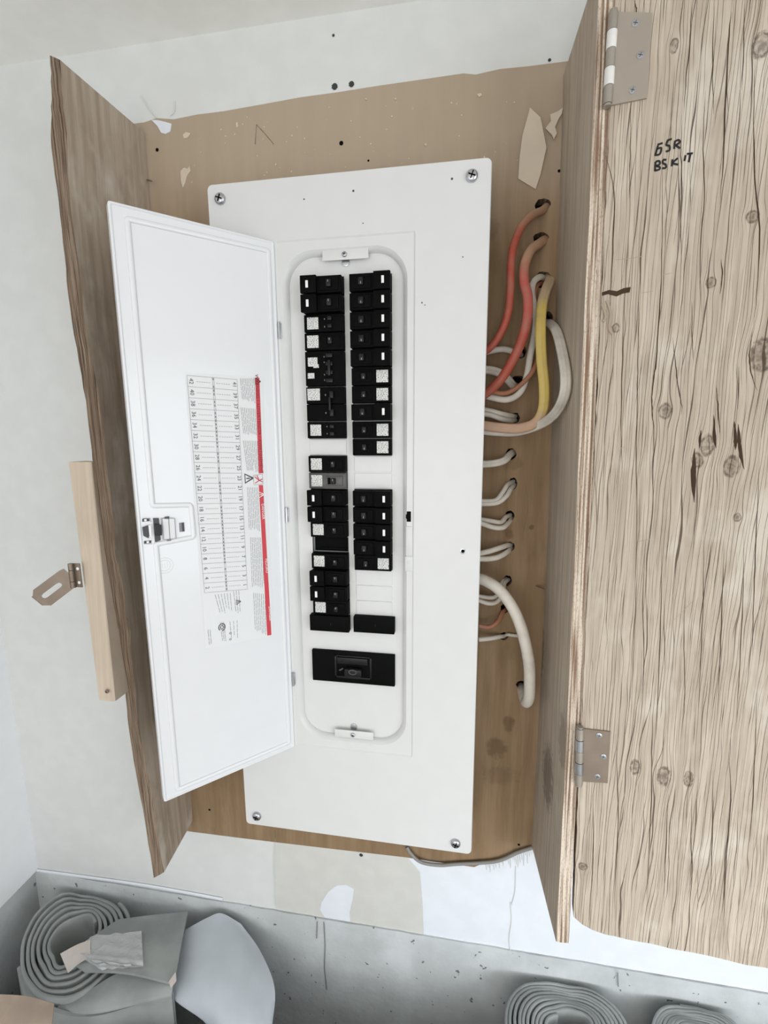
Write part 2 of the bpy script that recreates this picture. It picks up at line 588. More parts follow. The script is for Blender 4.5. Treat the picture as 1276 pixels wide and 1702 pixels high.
# ================================================================== SETTING
WY = 0.094                     # front of the drywall
ZC = 0.7166                    # ceiling
ZB = -0.7512                   # bottom of the drywall, top of the concrete
XL = -0.7115                   # left wall
PX0, PX1 = -0.345, 0.320       # opening for the plywood backboard
LB = [(-0.3431, 0.0935, -0.5961), (-0.2462, 0.0935, -0.5945), (-0.1752, 0.0935, -0.5926), (-0.0555, 0.0935, -0.5892), (0.0707, 0.0935, -0.5852), (0.1357, 0.0935, -0.5857), (0.1909, 0.0935, -0.5851)]
# lower torn line of the drywall along the plywood, then the fibrous strip rises to the right board
low = [(p[0], p[2]) for p in LB] + [(0.2030, 0.0935, -0.5770)[::2], (0.2528, 0.0935, -0.5544)[::2], (0.2911, 0.0935, -0.5271)[::2]]
TP = [(-0.3249, 0.0935, 0.6080), (-0.3037, 0.0935, 0.6115), (-0.2766, 0.0935, 0.6072), (-0.2378, 0.0935, 0.6096), (-0.1980, 0.0935, 0.6095), (-0.1350, 0.0935, 0.6122), (-0.0810, 0.0935, 0.6148), (-0.0285, 0.0935, 0.6152), (0.0310, 0.0935, 0.6168), (0.0888, 0.0935, 0.6176), (0.1449, 0.0935, 0.6185), (0.1607, 0.0935, 0.6153), (0.1917, 0.0935, 0.6181), (0.2298, 0.0935, 0.6171), (0.2709, 0.0935, 0.6172)]
top = [(p[0], p[2]) for p in TP]
low = sorted(low)
low = [(-.47, low[0][1] + .004)] + low + [(.47, low[-1][1])]
low[0] = (-.36, low[1][1])
low[-1] = (.36, low[-2][1])
top = [(-.36, top[0][1])] + top + [(.36, top[-1][1])]

bm = NB()
y = WY
# wall as four plates round the backboard, so the holes in the wood have depth behind them
def quad(pts, y=WY, mi=0):
    vs = loopv(bm, [(a, y, b) for a, b in pts])
    fill(bm, [vs], mi)
quad([(XL - .05, ZB), (-.36, ZB), (-.36, ZC + .02), (XL - .05, ZC + .02)])
quad([(.36, ZB), (1.6, ZB), (1.6, ZC + .02), (.36, ZC + .02)])
quad(top + [(.36, ZC + .02), (-.36, ZC + .02)])
quad(low[::-1] + [(-.36, ZB), (.36, ZB)])
# torn paper lip round the opening (gives the boards' border its thin shadow)
for ln in (top, low):
    a = loopv(bm, [(p[0], WY, p[1]) for p in ln])
    b = loopv(bm, [(p[0], WY + .004, p[1]) for p in ln])
    strip(bm, a, b, 0, False)
# old grey paint left between the white filler coats, and a white dab on it
gp = [(-0.1754, 0.0938, -0.5943), (-0.0443, 0.0938, -0.5903), (0.0685, 0.0938, -0.5871), (0.0880, 0.0938, -0.6088), (0.0967, 0.0938, -0.6199), (0.1016, 0.0938, -0.6824), (0.1044, 0.0938, -0.7495), (0.0329, 0.0938, -0.7492), (-0.0651, 0.0938, -0.7497), (-0.1813, 0.0938, -0.7487), (-0.1812, 0.0938, -0.6675)]
quad([(p[0], p[2]) for p in gp], WY - .0004, 1)
wp = [(-0.0889, 0.0938, -0.7179), (-0.0753, 0.0938, -0.6914), (-0.0575, 0.0938, -0.6737), (-0.0402, 0.0938, -0.6693), (-0.0254, 0.0938, -0.6758), (-0.0281, 0.0938, -0.6999), (-0.0343, 0.0938, -0.7276), (-0.0335, 0.0938, -0.7489), (-0.0592, 0.0938, -0.7499), (-0.0827, 0.0938, -0.7504), (-0.0917, 0.0938, -0.7345)]
quad([(p[0], p[2]) for p in wp], WY - .0008, 2)
rb = [(p[0], p[2]) for p in [(0.0707, 0.0938, -0.5868), (0.0880, 0.0938, -0.6088), (0.0967, 0.0938, -0.6199), (0.1016, 0.0938, -0.6824), (0.1044, 0.0938, -0.7495)]]
quad(rb + [(rb[-1][0], ZB), (1.5, ZB), (1.5, -.45), (.36, -.45), (.36, low[-1][1])] + [(p[0], p[1]) for p in low[::-1] if rb[0][0] + .01 < p[0] < .35], WY - .0002, 2)
la_ = [(-0.1754, 0.0938, -0.5943), (-0.1812, 0.0938, -0.6675), (-0.1813, 0.0938, -0.7487)]
quad([(la_[0][0], la_[0][2]), (la_[1][0], la_[1][2]), (la_[2][0], ZB), (XL, ZB), (XL, ZB + .12), (-.36, ZB + .16), (-.36, low[0][1])] + [(p[0], p[1]) for p in low[1:] if p[0] < la_[0][0] - .005], WY - .0002, 0)
# torn plaster ridges
for pts in ([(-0.3268, 0.0925, 0.6505), (-0.3166, 0.0925, 0.6337), (-0.3025, 0.0925, 0.6172), (-0.2903, 0.0925, 0.6104), (-0.2804, 0.0925, 0.6126)], [(-0.2734, 0.0925, 0.6370), (-0.2755, 0.0925, 0.6239), (-0.2827, 0.0925, 0.6191)], [(0.2545, 0.0925, -0.6525), (0.2579, 0.0925, -0.6892), (0.2553, 0.0925, -0.7277), (0.2599, 0.0925, -0.7653)],
            [(0.2606, 0.0925, -0.5784), (0.2616, 0.0925, -0.6266), (0.2567, 0.0925, -0.6583)], [(-0.1759, 0.0925, -0.5918), (-0.1799, 0.0925, -0.6526), (-0.1816, 0.0925, -0.7404)]):
    sweep(bm, pts, .0008, .0004, 6, 4, mi=0)
# fibrous strip of torn paper beside the right board
fs = [(0.2080, 0.0928, -0.5754), (0.2526, 0.0928, -0.5526), (0.2874, 0.0928, -0.5328), (0.2919, 0.0928, -0.5877), (0.2641, 0.0928, -0.5889), (0.2337, 0.0928, -0.5832)]
quad([(p[0], p[2]) for p in fs], WY - .0006, 2)
for i in range(26):
    x0 = fs[0][0] + (fs[2][0] - fs[0][0]) * (i + .5) / 26
    zt = fs[0][2] + (fs[2][2] - fs[0][2]) * (i + .5) / 26
    sweep(bm, [(x0, WY - .001, zt - .002), (x0 + .002, WY - .0018, zt - .012), (x0 + .003, WY - .001, zt - .012 - random.random() * .022)], .0005, .0004, 5, 3, mi=1)
# screw dimples
for c, r in (((-0.0317, 0.0938, 0.6297), .0042), ((-0.0077, 0.0938, 0.6300), .0038), ((-0.0320, 0.0938, 0.6912), .0018), ((-0.0108, 0.0938, -0.6013), .0035), ((0.2541, 0.0938, 0.6282), .002)):
    vs = loopv(bm, [(c[0] + r * math.cos(a * PI / 8) * (1 + .15 * math.sin(3 * a)), WY - .0005, c[2] + r * math.sin(a * PI / 8)) for a in range(16)])
    fill(bm, [vs], 3)
tag(obj('wall_back', bm, [M['wall'], M['patch_grey'], M['patch_white'], M['black_dot']], recalc=False), kind='structure')

bm = NB()
box(bm, XL - .05, XL, -3.2, WY + .01, ZB, ZC + .02)
tag(obj('wall_left', bm, M['wall_left']), kind='structure')
bm = NB()
box(bm, XL - .05, 2.6, -3.2, WY + .3, ZC, ZC + .05)
tag(obj('ceiling', bm, M['ceiling']), kind='structure')
bm = NB()
box(bm, XL - .2, 2.6, -.20, .5, -1.42, -1.37)
box(bm, XL - .2, 2.6, -3.2, -.165, -1.40, -.800, mi=1)  # unseen raised platform, added to shade the concrete and bounce light up
tag(obj('floor', bm, [M['floor'], M['added_platform']]), kind='structure')
# concrete foundation: rough top line, slightly proud of the drywall
bm = NB()
n = 90
rows = []
for i in range(n + 1):
    x = XL - .06 + (2.2) * i / n
    j = random.uniform(-.0012, .0012)
    rows.append([bm.verts.new(p) for p in ((x, WY + .05, ZB + j), (x, WY - .003, ZB + j), (x, WY - .006, ZB - .006 + j), (x, WY - .008, ZB - .2), (x, WY - .008, -1.38))])
for a, b in zip(rows, rows[1:]):
    strip(bm, a, b, 0, False)
for pts in ([(-0.0826, 0.0855, -0.7498), (-0.0816, 0.0855, -0.8012), (-0.0843, 0.0855, -0.8572), (-0.0809, 0.0855, -0.9059)], [(-0.0955, 0.0855, -0.7510), (-0.0979, 0.0855, -0.7908)], [(0.4343, 0.0855, -0.7510), (0.4374, 0.0855, -0.7803)]):
    stroke(bm, [(p[0], p[2]) for p in pts], .0016, .0852, 1)
tag(obj('wall_foundation', bm, [M['concrete'], M['pit']], smooth=50, recalc=False), kind='structure')
bm = NB()
box(bm, XL - .05, XL - .001, -3.2, WY, -1.38, ZB - .0005)
tag(obj('wall_foundation_left', bm, M['concrete']), kind='structure')
# metal corner bead along the bottom of the drywall
bm = NB()
cb = [(-0.7108, 0.0920, -0.7519), (-0.6122, 0.0920, -0.7482), (-0.4732, 0.0920, -0.7441), (-0.3801, 0.0920, -0.7444), (-0.2900, 0.0920, -0.7462)]
sweep(bm, cb, .0035, .0018, 8, 4)
tag(obj('trim_1', bm, M['patch_white'], smooth=60), kind='structure')

# ================================================================== PLYWOOD CABINET
cab = thing('plywood_cabinet', 'weathered plywood cabinet around the electrical panel, its door swung open to the right', 'cabinet', (-.03, .092, -.59))
HOLES = [((0.2533, 0.0920, 0.4566), .0105, .0085), ((0.2537, 0.0920, 0.4155), .0100, .0080), ((0.2595, 0.0920, 0.3622), .0110, .0110), ((0.2660, 0.0920, 0.3124), .0080, .0080),
         ((0.2338, 0.0920, 0.2684), .0075, .0090), ((0.2306, 0.0920, 0.2254), .0095, .0100), ((0.2292, 0.0920, 0.1754), .0070, .0075), ((0.2253, 0.0920, 0.1232), .0075, .0085),
         ((0.2296, 0.0920, 0.0796), .0065, .0090), ((0.2272, 0.0920, 0.0304), .0070, .0080), ((0.2290, 0.0920, -0.0171), .0070, .0080), ((0.2274, 0.0920, -0.0706), .0070, .0085),
         ((0.2255, 0.0920, -0.1156), .0065, .0085), ((0.2254, 0.0920, -0.1624), .0065, .0070), ((0.2553, 0.0920, -0.2418), .0080, .0070)]
BY = 0.092
bm = NB()
outer = top + [(low[i][0], low[i][1]) for i in range(len(low) - 1, -1, -1)]
outer = [(p[0], p[1] + (.006 if i < len(top) else -.006)) for i, p in enumerate(outer)]
fo = loopv(bm, [(p[0], BY + .004, p[1]) for p in outer])
# front face stands on the same plane as the drywall, minus a hair
for v in fo:
    v.co.y = BY
hl = []
for (c, rx, rz) in HOLES:
    pts = []
    for i in range(18):
        a = 2 * PI * i / 18
        k = 1 + random.uniform(-.10, .10)
        pts.append((c[0] + rx * k * math.cos(a), BY, c[2] + rz * k * math.sin(a)))
    hl.append(loopv(bm, pts))
fill(bm, [fo] + [h[::-1] for h in hl])
for h in hl:
    b = loopv(bm, [(v.co.x, BY + .018, v.co.z) for v in h])
    strip(bm, h, b, 1)
    fc = bm.faces.new(b)
    fc.material_index = 2
bo = loopv(bm, [(p[0], BY + .0015, p[1]) for p in outer])
strip(bm, fo, bo)
# pencil strokes and scratches
for pts in ([(-0.1511, 0.0917, 0.5680), (-0.1479, 0.0917, 0.5933)], [(-0.1479, 0.0917, 0.5933), (-0.1358, 0.0917, 0.5805), (-0.1228, 0.0917, 0.5654)], [(0.1420, 0.0917, -0.5767), (0.1421, 0.0917, -0.5852)], [(-0.1735, 0.0917, -0.5726), (-0.1743, 0.0917, -0.5895)]):
    stroke(bm, [(p[0], p[2]) for p in pts], .0011, BY - .0002, 1)
# little screw holes in the wood
for c, r in (((-0.3068, 0.0917, 0.5755), .0026), ((-0.0232, 0.0917, 0.5575), .003), ((0.2727, 0.0917, 0.4965), .002), ((-0.3035, 0.0917, -0.5479), .0022), ((0.2637, 0.0917, -0.5343), .0022),
             ((0.0154, 0.0917, 0.5319), .0015)):
    vs = loopv(bm, [(c[0] + r * math.cos(a * PI / 6), BY - .0003, c[2] + r * math.sin(a * PI / 6)) for a in range(12)])
    fill(bm, [vs], 2)
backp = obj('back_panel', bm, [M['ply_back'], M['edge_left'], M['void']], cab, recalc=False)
backp['label'] = 'tan plywood back panel drilled with cable holes'
# plaster spatter and torn bits stuck on the board
FL = ([(-0.2710, 0.0915, 0.5430), (-0.2648, 0.0915, 0.5473), (-0.2591, 0.0915, 0.5452), (-0.2559, 0.0915, 0.5489), (-0.2544, 0.0915, 0.5423), (-0.2608, 0.0915, 0.5364), (-0.2645, 0.0915, 0.5269), (-0.2690, 0.0915, 0.5199), (-0.2711, 0.0915, 0.5307)], [(-0.2631, 0.0915, 0.5913), (-0.2571, 0.0915, 0.5938), (-0.2505, 0.0915, 0.5916), (-0.2567, 0.0915, 0.5859), (-0.2616, 0.0915, 0.5863)],
            [(-0.3118, 0.0915, 0.6152), (-0.3028, 0.0915, 0.6063), (-0.2977, 0.0915, 0.5970), (-0.2911, 0.0915, 0.5948), (-0.2830, 0.0915, 0.5972), (-0.2802, 0.0915, 0.6072), (-0.2896, 0.0915, 0.6105), (-0.3021, 0.0915, 0.6142)], [(-0.1790, 0.0915, 0.5978), (-0.1761, 0.0915, 0.5991), (-0.1755, 0.0915, 0.5936), (-0.1785, 0.0915, 0.5916)],
            [(0.1627, 0.0915, 0.5976), (0.1681, 0.0915, 0.5984), (0.1698, 0.0915, 0.5955), (0.1659, 0.0915, 0.5938)], [(0.0937, 0.0915, 0.5448), (0.0970, 0.0915, 0.5452), (0.0962, 0.0915, 0.5416)], [(0.0521, 0.0915, 0.6045), (0.0555, 0.0915, 0.6049), (0.0538, 0.0915, 0.6022)], [(0.0112, 0.0915, 0.6082), (0.0145, 0.0915, 0.6093), (0.0137, 0.0915, 0.6065)])
for pts in FL:
    bm = NB()
    poly_slab(bm, [(p[0], p[2]) for p in pts], BY - .0012, BY, 0)
    obj('plaster_fleck', bm, M['patch_white'] if pts is FL[2] else M['masking'], backp, label='torn pale fleck of plaster or paper on the wood')
bm = NB()
for i in range(60):
    x = random.uniform(-.26, .22)
    z = random.uniform(.50, .60) if random.random() < .7 else random.uniform(.56, .605)
    r = random.uniform(.0004, .0012)
    poly_slab(bm, [(x + r * math.cos(a * PI / 3), z + r * math.sin(a * PI / 3)) for a in range(6)], BY - .0006, BY, 0)
tag(obj('plaster_spatter', bm, M['masking'], backp, label='fine pale plaster specks on the wood'), kind='stuff')


def slab_between(name, inner, outer_, nz, parent, mats, rag=0.0, ragx=0.0, label=None):
    """side board: inner / outer_ give (back, front) points at each height station"""
    bm = NB()
    def interp(st, t):
        k = t * (len(st) - 1)
        i = min(int(k), len(st) - 2)
        f = k - i
        return [Vector(st[i][q]).lerp(Vector(st[i + 1][q]), f) for q in range(2)]
    G = []
    for r in range(nz + 1):
        t = r / nz
        bi, fi = interp(inner, t)
        bo, fo = interp(outer_, t)
        j = .6 * math.sin(r * .23 + 1) + .4 * math.sin(r * .61 + nz) + random.uniform(-.25, .25)
        j2 = .5 * math.sin(r * .19 + 2) + .4 * math.sin(r * .47) + random.uniform(-.3, .3)
        fi = fi + Vector((ragx * j, rag * j, 0))
        fo = fo + Vector((ragx * j2, rag * (j2 * .6 - .3), 0))
        ring = [bi, bi.lerp(fi, .33), bi.lerp(fi, .66), fi, fi.lerp(fo, .33) + Vector((0, rag * random.uniform(-.25, .15) - .0004, 0)),
                fi.lerp(fo, .66) + Vector((0, rag * random.uniform(-.25, .15) - .0004, 0)), fo, bo]
        G.append([bm.verts.new(p) for p in ring])
    for a, b in zip(G, G[1:]):
        for i in range(8):
            j = (i + 1) % 8
            f = bm.faces.new((a[i], a[j], b[j], b[i]))
            f.material_index = 1 if i in (3, 4, 5) else 0
    for g in (G[0], G[-1]):
        f = bm.faces.new(g)
        f.material_index = 1
    return obj(name, bm, mats, parent, label=label)


TH = .0175
# left board: back and front of its inner face from the top down
Fi = [(-0.3307, -0.0560, 0.5962), (-0.3324, -0.0550, 0.4992), (-0.3353, -0.0530, 0.3257), (-0.3271, -0.0500, 0.1405), (-0.3266, -0.0470, -0.0142), (-0.3242, -0.0450, -0.1107), (-0.3234, -0.0430, -0.1729), (-0.3263, -0.0380, -0.3227), (-0.3164, -0.0300, -0.5583)]
Fo = [(-0.3414, -0.0570, 0.6005), (-0.3507, -0.0560, 0.5003), (-0.3529, -0.0540, 0.3263), (-0.3471, -0.0510, 0.1364), (-0.3457, -0.0480, 0.0048), (-0.3459, -0.0460, -0.1182), (-0.3426, -0.0440, -0.2000), (-0.3423, -0.0390, -0.3238), (-0.3332, -0.0310, -0.5695)]
Li, Lo = [], []
for a, b in zip(Fi, Fo):
    t = (.603 - a[2]) / (.603 + .575)
    bx, bz = -.3236 - .0172 * t, .6055 - 1.1995 * t
    Li.append(((bx, .092, bz), a))
    Lo.append(((bx - TH, .092, bz), b))
sb = slab_between('side_panel', Li, Lo, 90, cab, [M['ply_left'], M['edge_left']], rag=.0022, ragx=.0012, label='left plywood side with a chewed, splintered front edge')
for c, r in (((-0.3380, -0.0510, 0.4205), .0045), ((-0.3400, -0.0163, -0.1557), .004), ((-0.3380, -0.0126, -0.2516), .0035), ((-0.3400, 0.0192, -0.1450), .003)):
    bm = NB()
    disc(bm, (c[0] + .0012, c[1], c[2]), r * .7, .0004, 'X', 12, 0, 0, 1)
    obj('knot', bm, M['void'], sb, label='dark knot hole in the left side')
Ri = [((.2720, .092, .6070), (.2765, -.053, .612)), ((.2800, .092, .20), (.2845, -.053, .20)), ((.2845, .092, -.20), (.2930, -.053, -.21)),
      ((.2845, .092, -.531), (.2970, -.054, -.538))]
Ro = [((a[0] + TH, a[1], a[2]), (b[0] + TH * .92, b[1], b[2])) for a, b in Ri]
slab_between('side_panel', Ri, Ro, 70, cab, [M['ply_right'], M['edge_right']], rag=.0006, ragx=.0004, label='right plywood side showing its light layered edge')

# pine batten screwed outside the left side, with the hasp
bat = NB()
ys = -.062
BQ = [(-0.3873, -0.0500, 0.1173), (-0.3513, -0.0500, 0.1174), (-0.3351, -0.0720, -0.2275), (-0.3618, -0.0720, -0.2281)]
bt = [(p[0], p[2]) for p in BQ]
rings = []
for i in range(15):
    t = i / 14
    l = Vector(BQ[0]).lerp(Vector(BQ[3]), t)
    r = Vector(BQ[1]).lerp(Vector(BQ[2]), t)
    c_ = (r - l).normalized() * .0012
    bk_ = Vector((0, .030, 0))
    rings.append([bat.verts.new(p) for p in (l + Vector((0, .0012, 0)), l + c_, r - c_, r + Vector((0, .0012, 0)), r + bk_, l + bk_)])
for a, b in zip(rings, rings[1:]):
    strip(bat, a, b)
bat.faces.new(rings[0]); bat.faces.new(rings[-1])
batten = obj('batten', bat, M['pine'], cab, smooth=30, label='pale new pine batten screwed outside the left side')
screw('screw', (-0.3447, -0.0735, -0.2114), .0028, batten, [M['brass'], M['void']])

# hasp
hs = NB()
hp = (-0.3897, -0.0625, -0.0248)
hx, hz = hp[0], hp[2]
hinge_c = Vector((-0.3794, -0.0665, -0.0409))
box(hs, hinge_c.x - .002, hinge_c.x + .0075, -.0675, -.0655, hinge_c.z - .0175, hinge_c.z + .0175, .0004)
for dz in (-.0135, .0135):
    disc(hs, (hinge_c.x + .0045, -.0675, hinge_c.z + dz * .75), .0022, .0008, 'Y', 12, 1)
for i, (z0, z1) in enumerate(((-.0175, -.0085), (-.0078, .0078), (.0085, .0175))):
    disc(hs, (hinge_c.x - .0045, -.0695, hinge_c.z + z0), .0036, z1 - z0, 'Z', 16, 0, 0, 1)
hasp = obj('hasp', hs, [M['brass'], M['button']], cab, smooth=40, label='steel hasp hanging open from the batten')
# slotted strap: swung out to the left and towards the room
st = NB()
far = Vector((-0.4131, -0.1000, -0.0696))
near = hinge_c + Vector((-.0045, -.0035, 0))
su = Vector((far.x - near.x, far.y - near.y, (far.z - near.z)))
sl = su.length
su.normalize()
sn = Vector((su.y, -su.x, 0)).normalized()
sv = sn.cross(su).normalized()
if sv.z < 0:
    sv = -sv
pl = [(0, -.014), (0, .014), (.006, .0155), (sl * .86, .0155), (sl * .98, .009), (sl * .98, -.009), (sl * .86, -.0155), (.006, -.0155)]
ho = [(p[0] * .5 * sl * .55 + sl * .58, p[1]) for p in [(-1, .0), (-.92, .0028), (-.7, .0038), (.7, .0038), (.92, .0028), (1, 0), (.92, -.0028), (.7, -.0038), (-.7, -.0038), (-.92, -.0028)]]
def sf(u, v, q):
    return near + su * u + sv * v + sn * q
la = [loopv(st, [sf(u, v, q) for u, v in pl]) for q in (0, .0016)]
lb = [loopv(st, [sf(u, v, q) for u, v in ho]) for q in (0, .0016)]
for i in (0, 1):
    fill(st, [la[i], lb[i][::-1]])
strip(st, la[0], la[1]); strip(st, lb[0], lb[1])
lip = [sf(sl * .98, -.009, 0), sf(sl * .98, .009, 0), sf(sl * .98, .009, 0) + Vector((-.004, .012, 0)), sf(sl * .98, -.009, 0) + Vector((-.004, .012, 0))]
l1 = loopv(st, lip); l2 = loopv(st, [p + Vector((-.0016, -.0004, 0)) for p in lip])
fill(st, [l1]); fill(st, [l2]); strip(st, l1, l2)
obj('hasp_strap', st, M['brass'], hasp, label='slotted hasp strap with a bent lip')

# ---- big weathered door, lying open beside the right side
DG = Matrix.Translation((.300, -.056, 0)) @ Matrix.Rotation(R(-6), 4, 'Z')
dl = [(-0.0023, 0.3426), (0.0040, 0.0568), (0.0077, -0.1868), (0.0157, -0.4675), (0.0163, -0.4903)]
db = [(0.0163, -0.4903), (0.0281, -0.4990), (0.0411, -0.5035), (0.0561, -0.5053), (0.0815, -0.5044), (0.1097, -0.5015), (0.1340, -0.5016), (0.1576, -0.4991), (0.1906, -0.4976), (0.2165, -0.4976), (0.2351, -0.4945)]
sl_ = (dl[0][0] - dl[3][0]) / (dl[0][1] - dl[3][1])
topu = dl[0][0] + sl_ * (.615 - dl[0][1])
out = [(topu, .615)] + [(p[0] + random.uniform(-.0006, .0006), p[1]) for p in dl[:-1]] + list(db) + [(.60, db[-1][1] - .004), (.585, .612)]
# refine the outline with small splinters
ref = []
for i, p in enumerate(out):
    q = out[(i + 1) % len(out)]
    ref.append(p)
    L_ = math.dist(p, q)
    k = int(L_ / .012)
    for j in range(1, k):
        f = j / k
        nx, nz = -(q[1] - p[1]) / L_, (q[0] - p[0]) / L_
        jj = random.uniform(-.0007, .0007)
        ref.append((p[0] + (q[0] - p[0]) * f + nx * jj, p[1] + (q[1] - p[1]) * f + nz * jj))
bm = NB()
poly_slab(bm, ref, 0, .018, 0, mside=1)
# open splits in the face: dark, deep, spindle shaped
def split(pts, wd):
    P = [Vector(p) for p in pts]
    n = len(P)
    L, Q = [], []
    for i, p in enumerate(P):
        k = math.sin(PI * (i + .35) / (n - .3)) if n > 2 else 1
        k *= random.uniform(.75, 1.2)
        L.append((p.x - wd * k / 2, p.y)); Q.append((p.x + wd * k / 2, p.y))
    for i in range(n - 1):
        f = bm.faces.new([bm.verts.new((a[0], -.00015, a[1])) for a in (L[i], L[i + 1], Q[i + 1], Q[i])])
        f.material_index = 2
SP = [[(0.0456, 0.4386), (0.0526, 0.3487), (0.0558, 0.2900), (0.0568, 0.2292), (0.0561, 0.2168), (0.0558, 0.1916), (0.0580, 0.1724), (0.0613, 0.1465), (0.0671, 0.0595)],
      [(0.0615, 0.4574), (0.0623, 0.4307), (0.0658, 0.4031), (0.0687, 0.3583), (0.0729, 0.3237)],
      [(0.0943, 0.5424), (0.0944, 0.5229), (0.0965, 0.4775), (0.1002, 0.4198), (0.1014, 0.3767)],
      [(0.1178, 0.5036), (0.1224, 0.4476), (0.1291, 0.3946), (0.1378, 0.3506), (0.1419, 0.2949), (0.1425, 0.2605)],
      [(0.0702, 0.2531), (0.0752, 0.2284), (0.0796, 0.2035), (0.0847, 0.1846), (0.0864, 0.1720)],
      [(0.0338, 0.3096), (0.0375, 0.2611), (0.0407, 0.2048), (0.0455, 0.1267), (0.0523, 0.0450), (0.0564, -0.0408)],
      [(0.0849, 0.2878), (0.0887, 0.2520), (0.0921, 0.2277)],
      [(0.1075, 0.3261), (0.1103, 0.3089), (0.1099, 0.2917)],
      [(0.1421, 0.2548), (0.1420, 0.2314), (0.1455, 0.2134), (0.1527, 0.1952)],
      [(0.1154, 0.2024), (0.1195, 0.1777), (0.1236, 0.1527)],
      [(0.1342, 0.2198), (0.1375, 0.1774)],
      [(0.1016, 0.1368), (0.1031, 0.1076), (0.1064, 0.0779)],
      [(0.1055, 0.1559), (0.1061, 0.1368)],
      [(0.1391, 0.1619), (0.1433, 0.1369), (0.1495, 0.1148)],
      [(0.1162, 0.1715), (0.1189, 0.1495), (0.1219, 0.1368)],
      [(0.1355, 0.1650), (0.1386, 0.1463), (0.1397, 0.1350)],
      [(0.0203, 0.3048), (0.0239, 0.2307), (0.0273, 0.1663), (0.0334, 0.0995)],
      [(0.0620, 0.0315), (0.0651, -0.0400), (0.0722, -0.1140), (0.0744, -0.1917)],
      [(0.0790, 0.0324), (0.0843, -0.0455), (0.0892, -0.1346), (0.0930, -0.2124)],
      [(0.0873, -0.1816), (0.0898, -0.2292), (0.0944, -0.2943), (0.0979, -0.3708), (0.1014, -0.4413)],
      [(0.0492, -0.2123), (0.0552, -0.2777), (0.0607, -0.3453), (0.0623, -0.4073), (0.0660, -0.4802)],
      [(0.1060, -0.0007), (0.1106, -0.0792), (0.1178, -0.1456), (0.1195, -0.2075)],
      [(0.1190, 0.0483), (0.1257, -0.0343), (0.1301, -0.1063), (0.1333, -0.1661)],
      [(0.1392, 0.0359), (0.1443, -0.0326), (0.1490, -0.1038), (0.1532, -0.1705)],
      [(0.1563, 0.0501), (0.1637, -0.0307), (0.1691, -0.1157), (0.1728, -0.1747)],
      [(0.1622, 0.1276), (0.1687, 0.0376), (0.1737, -0.0298), (0.1793, -0.0926)],
      [(0.1885, -0.1349), (0.1971, -0.2472), (0.2020, -0.3263)],
      [(0.1365, -0.2683), (0.1419, -0.3419), (0.1470, -0.3834), (0.1488, -0.4537)],
      [(0.1119, -0.2820), (0.1163, -0.3658), (0.1202, -0.4355)],
      [(0.1557, -0.2401), (0.1638, -0.3362), (0.1700, -0.4203)],
      [(0.1684, -0.2139), (0.1771, -0.2754), (0.1812, -0.3652), (0.1889, -0.4675)],
      [(0.0282, -0.3007), (0.0333, -0.3700), (0.0347, -0.4151), (0.0351, -0.4901)],
      [(-0.0083, 0.4411), (0.0037, 0.4001), (0.0066, 0.3418), (0.0076, 0.2937)],
      [(0.0139, 0.4759), (0.0166, 0.4319), (0.0184, 0.3925)],
      [(0.0790, 0.4805), (0.0810, 0.4385), (0.0872, 0.3839), (0.0882, 0.3336), (0.0953, 0.2753)],
      [(0.0595, 0.5595), (0.0618, 0.5294), (0.0614, 0.4939), (0.0621, 0.4626)],
      [(0.0793, 0.5553), (0.0832, 0.5001), (0.0883, 0.4583)], [(0.1042, 0.5500), (0.1079, 0.5055), (0.1096, 0.4752)], [(0.0100, 0.5701), (0.0122, 0.5626), (0.0126, 0.5564)]]
WD = [.0022, .0012, .0020, .0017, .0013, .0011, .0008, .0016, .0016, .0020, .0009, .0045, .0025, .0035, .0030, .0032, .0010, .0010, .0011, .0015,
      .0014, .0010, .0009, .0010, .0010, .0012, .0013, .0014, .0012, .0012, .0014, .0016, .0014, .0010, .0012, .0012, .0009, .0009, .0015]
for s, wd in zip(SP, WD):
    # resample for a wavering line
    c = catmull([(p[0], p[1], 0) for p in s], 5)
    split([(q.x + random.uniform(-.0003, .0003), q.y) for q in c], wd * (.5 if wd < .0025 else .95) + .0003)
# the broken gouge near the hinge side
gg = [(-0.0014, 0.3029), (0.0056, 0.3047), (0.0134, 0.3029), (0.0197, 0.3054), (0.0266, 0.3060), (0.0258, 0.3007), (0.0195, 0.3000), (0.0132, 0.2975), (0.0047, 0.3006), (-0.0011, 0.2992)]
fill(bm, [loopv(bm, [(p[0], -.0002, p[1]) for p in gg])], 2)
# splintered edges left after the tear-out
for pts in ([(0.0040, 0.2939), (0.0084, 0.2814), (0.0083, 0.2659), (0.0124, 0.2588)], [(-0.0006, 0.2912), (0.0038, 0.2786), (0.0018, 0.2725)]):
    sweep(bm, [(p[0], -.0004, p[1]) for p in pts], .0016, .0012, 6, 4, mi=3)
# pale scuffs
for pts in ([(0.0100, 0.3343), (0.0227, 0.3343), (0.0358, 0.3354)], [(0.0560, 0.3154), (0.0642, 0.3164)], [(0.0375, 0.2992), (0.0482, 0.3001)], [(0.0283, 0.1366), (0.0403, 0.1393)], [(0.0082, 0.1863), (0.0144, 0.1849)], [(0.0990, -0.0585), (0.1151, -0.0353)],
            [(0.0546, 0.0310), (0.0667, 0.0345)]):
    stroke(bm, [(p[0], p[1]) for p in pts], .0007, -.0002, 3)
door = obj('door', bm, [M['door_wood'], M['edge_right'], plain('split_shadow_dirt', srgb(72, 56, 46), .95, spec=.1), M['ply_left']], cab, DG,
           label='cracked grey-brown plywood door with knots and marker writing', recalc=False)
